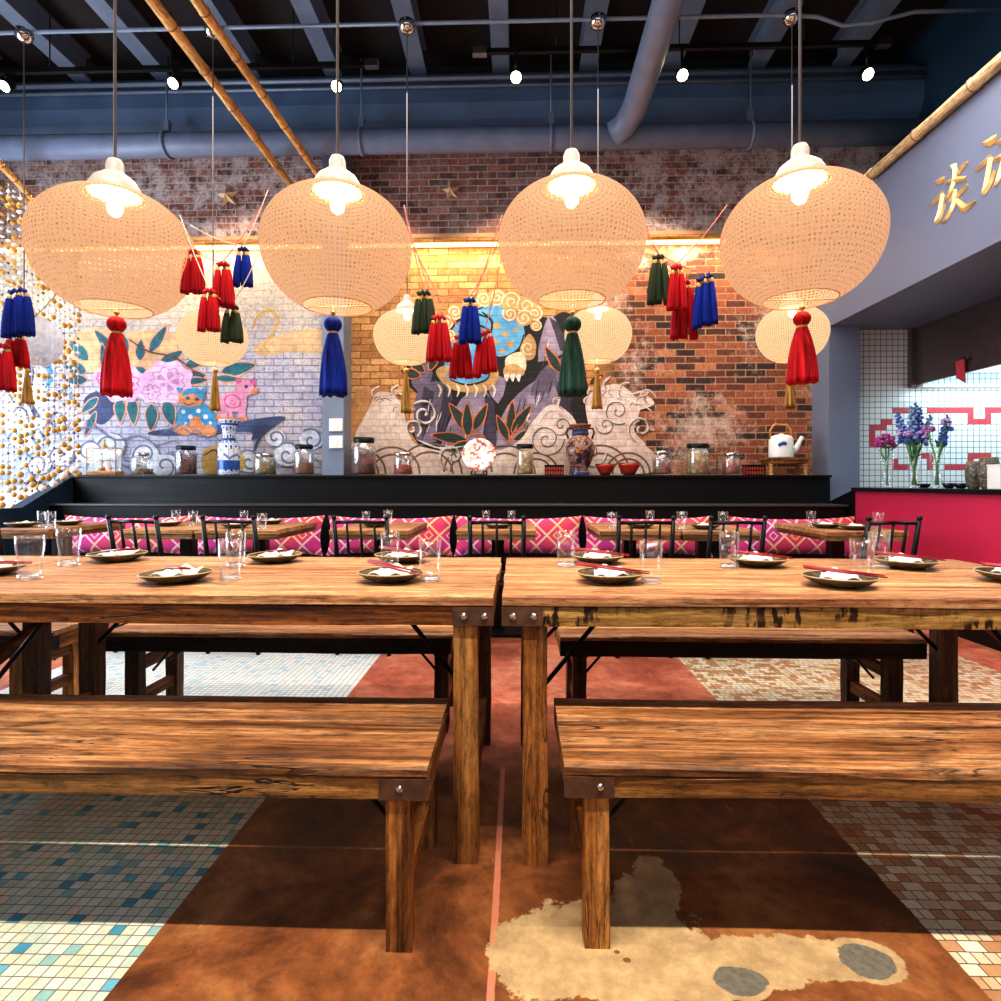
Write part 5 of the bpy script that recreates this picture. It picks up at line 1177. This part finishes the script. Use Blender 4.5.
# thin brush lines of water and wind
rr=random.Random(5)
for k in range(26):
    x_=rr.uniform(82,310); y_=rr.uniform(424,470); L_=rr.uniform(14,34)
    m.line([(x_,y_),(x_+L_*.35,y_-rr.uniform(2,7)),(x_+L_*.7,y_-rr.uniform(-3,5)),(x_+L_,y_+rr.uniform(-2,5))],1.1,wav)
for k in range(14):
    x_=rr.uniform(-5,75); y_=rr.uniform(300,468); m.line([(x_,y_),(x_+6,y_-rr.uniform(4,10)),(x_+14,y_+rr.uniform(-4,6)),(x_+18,y_+10)],1.6,navy if k%2 else sky)
for q in ((110,446,16,1.5,0,1),(146,455,14,1.2,2,1),(165,466,15,1.3,3.6,-1),(90,452,14,1.4,1,-1),(250,462,13,1.3,3.6,1),(288,455,14,1.3,3.9,1),(276,438,10,1.3,2,-1),(312,440,12,1.2,4,1),(60,455,14,1.2,0,1),(40,465,12,1.2,2,1)):
    m.fill([(q[0]+q[2]*math.cos(k*PI/4),q[1]+q[2]*.8*math.sin(k*PI/4)) for k in range(8)],whit); m.spiral(q[0],q[1],q[2],q[3],2.0,wav,q[4],q[5])
m.line([(70,430),(95,428),(118,440),(140,436),(160,448)],2,wav); m.line([(90,470),(110,462),(136,470)],2,wav)
m.fill([(204,452),(216,446),(226,452),(238,450),(246,460),(240,472),(206,473)],ochre); m.line([(204,456),(216,450),(222,462),(238,468)],2,brn)
o=m.mb.build('wall_mural',m.mats,fixn=False); tag(o,'peony mural with teal leaves and two small animals painted on the pale brick','mural')
# ---- lion mural
m=Mural(); ink=m.mi('ink',(34,28,32)); rock=m.mi('rock_violet',(166,150,172),(126,112,134)); rock2=m.mi('rock_dark',(130,116,138),(96,84,104)); foam=m.mi('foam',(234,214,204),(214,188,174)); foaml=m.mi('foam_line',(134,104,88)); sky=m.mi('lion_blue',(108,174,212),(78,146,196)); gold=m.mi('mane_gold',(206,164,106)); cream=m.mi('cream',(240,222,190)); leaf=m.mi('bottle_green',(40,62,56)); orl=m.mi('leaf_orange',(222,122,66)); chalk=m.mi('chalk_line',(236,224,218)); tanw=m.mi('tan_wash',(206,150,98))
m.fill([(410,355),(432,350),(436,330),(470,318),(520,310),(548,318),(566,312),(585,330),(584,365),(590,400),(586,440),(520,470),(440,470),(412,440),(420,400),(404,380)],ink)
for pts,c in (([(415,400),(424,384),(446,382),(452,400),(444,430),(436,442),(416,440),(414,420)],rock2),([(440,470),(446,430),(462,398),(482,390),(492,402),(496,440),(490,470)],rock),([(492,470),(500,420),(518,394),(540,378),(560,372),(574,390),(560,420),(535,470)],rock),
              ([(538,362),(543,330),(549,316),(556,320),(564,340),(566,352)],rock),([(540,372),(556,360),(576,354),(582,372),(556,390),(530,396)],rock2),([(527,455),(540,420),(553,386),(566,402),(576,426),(570,450),(546,464)],rock),([(410,376),(418,362),(432,366),(430,384),(418,392)],rock2),([(486,384),(500,376),(506,384),(498,404)],rock)): m.fill(pts,c,n=2)

shade=m.mi('rock_shadow',(74,64,82),(58,48,66))
for pts in ([(549,317),(557,322),(566,340),(569,354),(560,350),(555,334)],[(562,372),(574,388),(570,408),(556,428),(560,404),(556,388)],[(484,392),(494,402),(497,440),(491,468),(482,440),(486,414)],[(444,384),(452,400),(445,430),(436,443),(438,420),(442,402)],[(556,388),(568,404),(577,426),(570,446),(562,430),(562,408)],[(424,386),(434,392),(430,420),(422,436),(420,410)]): m.fill(pts,shade,False)
rr=random.Random(8)
for k in range(34):
    x_,y_,w_=rr.choice(((546,345,10),(545,395,28),(466,425,22),(515,430,22),(430,410,14),(550,425,18))); x_+=rr.uniform(-w_,w_); y_+=rr.uniform(-18,18)
    m.line([(x_,y_),(x_-2,y_+rr.uniform(5,10)),(x_-rr.uniform(2,6),y_+rr.uniform(12,20))],1.0,rr.choice((chalk,shade,ink)))
# lion: back, mane curls, leg, face hidden by the tassels
m.fill([(452,352),(450,330),(466,314),(486,306),(508,308),(522,322),(524,340),(514,354),(496,358),(486,350),(478,372),(456,378),(444,366)],sky)
for p in ([(462,322),(474,314),(488,318)],[(458,332),(472,324),(490,330)],[(484,350),(500,358),(518,350),(524,334)],[(482,312),(492,322),(490,336)],[(452,352),(450,332),(464,316),(484,307)]): m.line(p,2.6,ink)
for q in ((497,326,4),(505,334,3.4),(495,342,3.4),(510,344,4),(516,330,2.8),(502,351,3)): m.fill([(q[0]+q[2]*math.cos(k*PI/3),q[1]+q[2]*.8*math.sin(k*PI/3)) for k in range(6)],gold)
for k,(x,y,r) in enumerate(((470,304,8),(484,299,8),(497,297,9),(512,302,11),(526,306,10),(535,314,8),(524,318,9),(455,312,8),(446,322,8),(450,336,7),(510,314,8),(536,326,6),(440,336,6))):
    m.fill([(x+r*math.cos(a*PI/4),y+r*.9*math.sin(a*PI/4)) for a in range(8)],gold); m.spiral(x,y,r*.95,1.7,1.5,cream,k,1 if k%2 else -1)
m.fill([(524,340),(530,334),(536,344),(534,358),(524,360),(520,350)],gold); m.spiral(528,348,7,1.4,1.3,cream,1)
m.fill([(506,358),(520,352),(526,360),(524,372),(508,372)],cream); m.fill([(504,368),(514,364),(524,370),(522,376),(506,378)],gold)
for x in (506,512,518): m.fill([(x-2,376),(x+3,374),(x+1,382)],chalk)
m.fill([(436,372),(446,366),(470,372),(494,366),(498,380),(484,392),(462,392),(446,386)],gold); m.fill([(448,372),(470,376),(488,372),(484,380),(462,384),(450,380)],sky); m.line([(450,380),(468,385),(486,380),(490,372)],2,ink)
for x in range(438,500,9): m.line([(x,384),(x+3,390),(x+1,397)],2.2,cream)
# leaves
for q in ((470,432,-2.2,34,10),(468,436,-1.6,32,9),(474,430,-1.1,28,8),(466,440,-3.0,34,9),(468,442,2.6,24,8),(472,444,2.0,20,7),(510,436,-1.5,34,8),(512,432,-.95,32,8),(508,440,-2.0,26,7),(514,440,-.5,22,6),(424,372,-2.4,24,8),(420,376,3.4,20,8),(430,370,-1.2,22,7),(560,372,-2.1,28,8),(563,372,-1.3,26,7),(590,384,-.6,16,6)): m.leaf(*q,leaf,orl)
m.line([(466,436),(480,434),(486,440)],2,orl); m.line([(506,446),(512,436),(518,424)],1.6,orl)
# waves
m.fill([(352,400),(376,388),(396,402),(404,420),(420,446),(440,462),(450,474),(352,474)],tanw)
m.fill([(372,402),(388,392),(402,406),(412,440),(436,450),(458,452),(480,446),(500,450),(520,440),(534,420),(552,404),(572,416),(584,436),(592,402),(600,392),(618,384),(640,404),(634,430),(646,446),(650,473),(372,473)],foam)
m.fill([(586,400),(604,386),(620,390),(630,400),(646,396),(654,404),(640,410),(626,412),(634,426),(620,440),(600,446),(590,430)],foam)
for x,y,r,a in ((360,474,26,0),(392,474,28,0),(430,474,32,0),(468,472,24,0),(505,474,30,0),(536,474,22,0),(600,474,30,0),(628,474,22,0)):
    for rr in (r,r*.72):
        m.line([(x+rr*math.cos(t_),y-rr*.95*math.sin(t_)) for t_ in [PI*k/8 for k in range(9)]],2.0,foaml,n=3,taper=False)

rq=random.Random(9)
for k in range(30):
    bx,by=rq.choice(((385,398),(398,412),(536,424),(552,406),(594,396),(612,388),(630,398),(645,404),(640,430)))
    x_=bx+rq.uniform(-12,12); y_=by+rq.uniform(-4,10); a_=rq.uniform(-2.6,-.6); L_=rq.uniform(7,15)
    m.line([(x_,y_),(x_+L_*.5*math.cos(a_),y_+L_*.5*math.sin(a_)),(x_+L_*math.cos(a_+.7),y_+L_*math.sin(a_+.7))],3.0,foam); m.line([(x_,y_),(x_+L_*.5*math.cos(a_)+1,y_+L_*.5*math.sin(a_)),(x_+L_*.9*math.cos(a_+.7)+1,y_+L_*.9*math.sin(a_+.7))],.9,foaml)
for x,y,r,tn,a,d in ((545,438,18,1.9,0,1),(560,424,10,1.3,2,-1),(616,410,14,1.5,1,1),(604,424,10,1.3,3,-1),(424,414,14,1.5,4,1),(412,428,10,1.3,1,-1),(452,456,14,1.2,2,1),(640,428,14,1.3,2,1),(590,452,16,1.3,0,1)): m.spiral(x,y,r,tn,2.0,chalk,a,d); m.spiral(x+1.5,y+1.5,r,tn,1.0,foaml,a,d)
for p in ([(596,398),(612,388),(630,394),(648,390),(656,398)],[(600,404),(618,398),(640,404),(652,412)],[(530,440),(540,420),(552,410),(568,420)],[(418,440),(440,448),(466,446)]): m.line(p,1.8,chalk)
o=m.mb.build('wall_mural',m.mats,fixn=False); tag(o,'mural of a blue lion, violet rocks and pale waves on the golden brick','mural')

# ================================================================ light
def area(name,loc,rot,sx_,sy_,p,c,spread=None):
    l=bpy.data.lights.new(name,'AREA'); l.shape='RECTANGLE'; l.size=sx_; l.size_y=sy_; l.energy=p; l.color=c
    if spread: l.spread=math.radians(spread)
    o=bpy.data.objects.new(name,l); COL.objects.link(o); o.location=loc; o.rotation_euler=rot; return o
def point(name,loc,p,c,r=.05):
    l=bpy.data.lights.new(name,'POINT'); l.energy=p; l.color=c; l.shadow_soft_size=r; o=bpy.data.objects.new(name,l); COL.objects.link(o); o.location=loc
def spotl(name,loc,to,p,c,ang,blend=.5,r=.04):
    l=bpy.data.lights.new(name,'SPOT'); l.energy=p; l.color=c; l.spot_size=math.radians(ang); l.spot_blend=blend; l.shadow_soft_size=r; o=bpy.data.objects.new(name,l); COL.objects.link(o); o.location=loc
    o.rotation_euler=(Vector(to)-Vector(loc)).to_track_quat('-Z','Y').to_euler()
WARM=(1,.74,.46); COOL=(.72,.86,1.0)
area('track_row_over_benches',(0,.42,4.9),(0,0,0),5.5,.05,235,(1,.90,.78),120)
area('overhead_fill',(0,3.6,4.0),(0,0,0),6,1.6,150,(1,.94,.88))  # unseen overhead fill, added to brighten tables and far floor
area('front_fill',(-.5,-2.0,3.3),(math.radians(66),0,0),8,1.8,62,(.86,.92,1))  # unseen soft fill added behind the camera, standing in for daylight
area('side_window',(-6.1,3.6,1.9),(0,math.radians(-90),0),2.6,4.5,330,COOL)
for x in (-3.8,-.2,2.0): area('strip_glow',(x,YW-.13,ZL-.06),(math.radians(18),0,0),2.2 if x<0 else 2.0,.03,16 if x>-3 else 11,(1,.80,.50))
for o_ in BL: point('lantern_bulb',(o_.location.x,o_.location.y,o_.location.z+.0),16,(1,.76,.50),.12)
for o_,px in SL_[1:]: point('small_lantern_bulb',(o_.location.x,o_.location.y,o_.location.z),12,(1,.78,.52),.12)
for k,(x,y,z) in enumerate(spots): spotl('track_spot',(x,y,z-.10),(x+(.2 if k<3 else -.1),YW,2.6),120 if k>2 else 100,(1,.82,.60),70)
area('kitchen_light',(5.0,4.4,2.55),(0,0,0),1.6,2.6,60,(.70,.95,1.0))
area('kitchen_wall_wash',(5.2,5.75,2.0),(math.radians(30),0,0),2.2,.1,12,(.75,.97,1.0))
w=bpy.data.worlds.new('world'); SC.world=w; w.use_nodes=True; bg=w.node_tree.nodes.get('Background') or w.node_tree.nodes.new('ShaderNodeBackground')
bg.inputs[0].default_value=(.62,.72,.88,1); bg.inputs[1].default_value=.13
SC.view_settings.view_transform='Standard'; SC.view_settings.look='None'; SC.view_settings.exposure=.24; SC.view_settings.gamma=.87
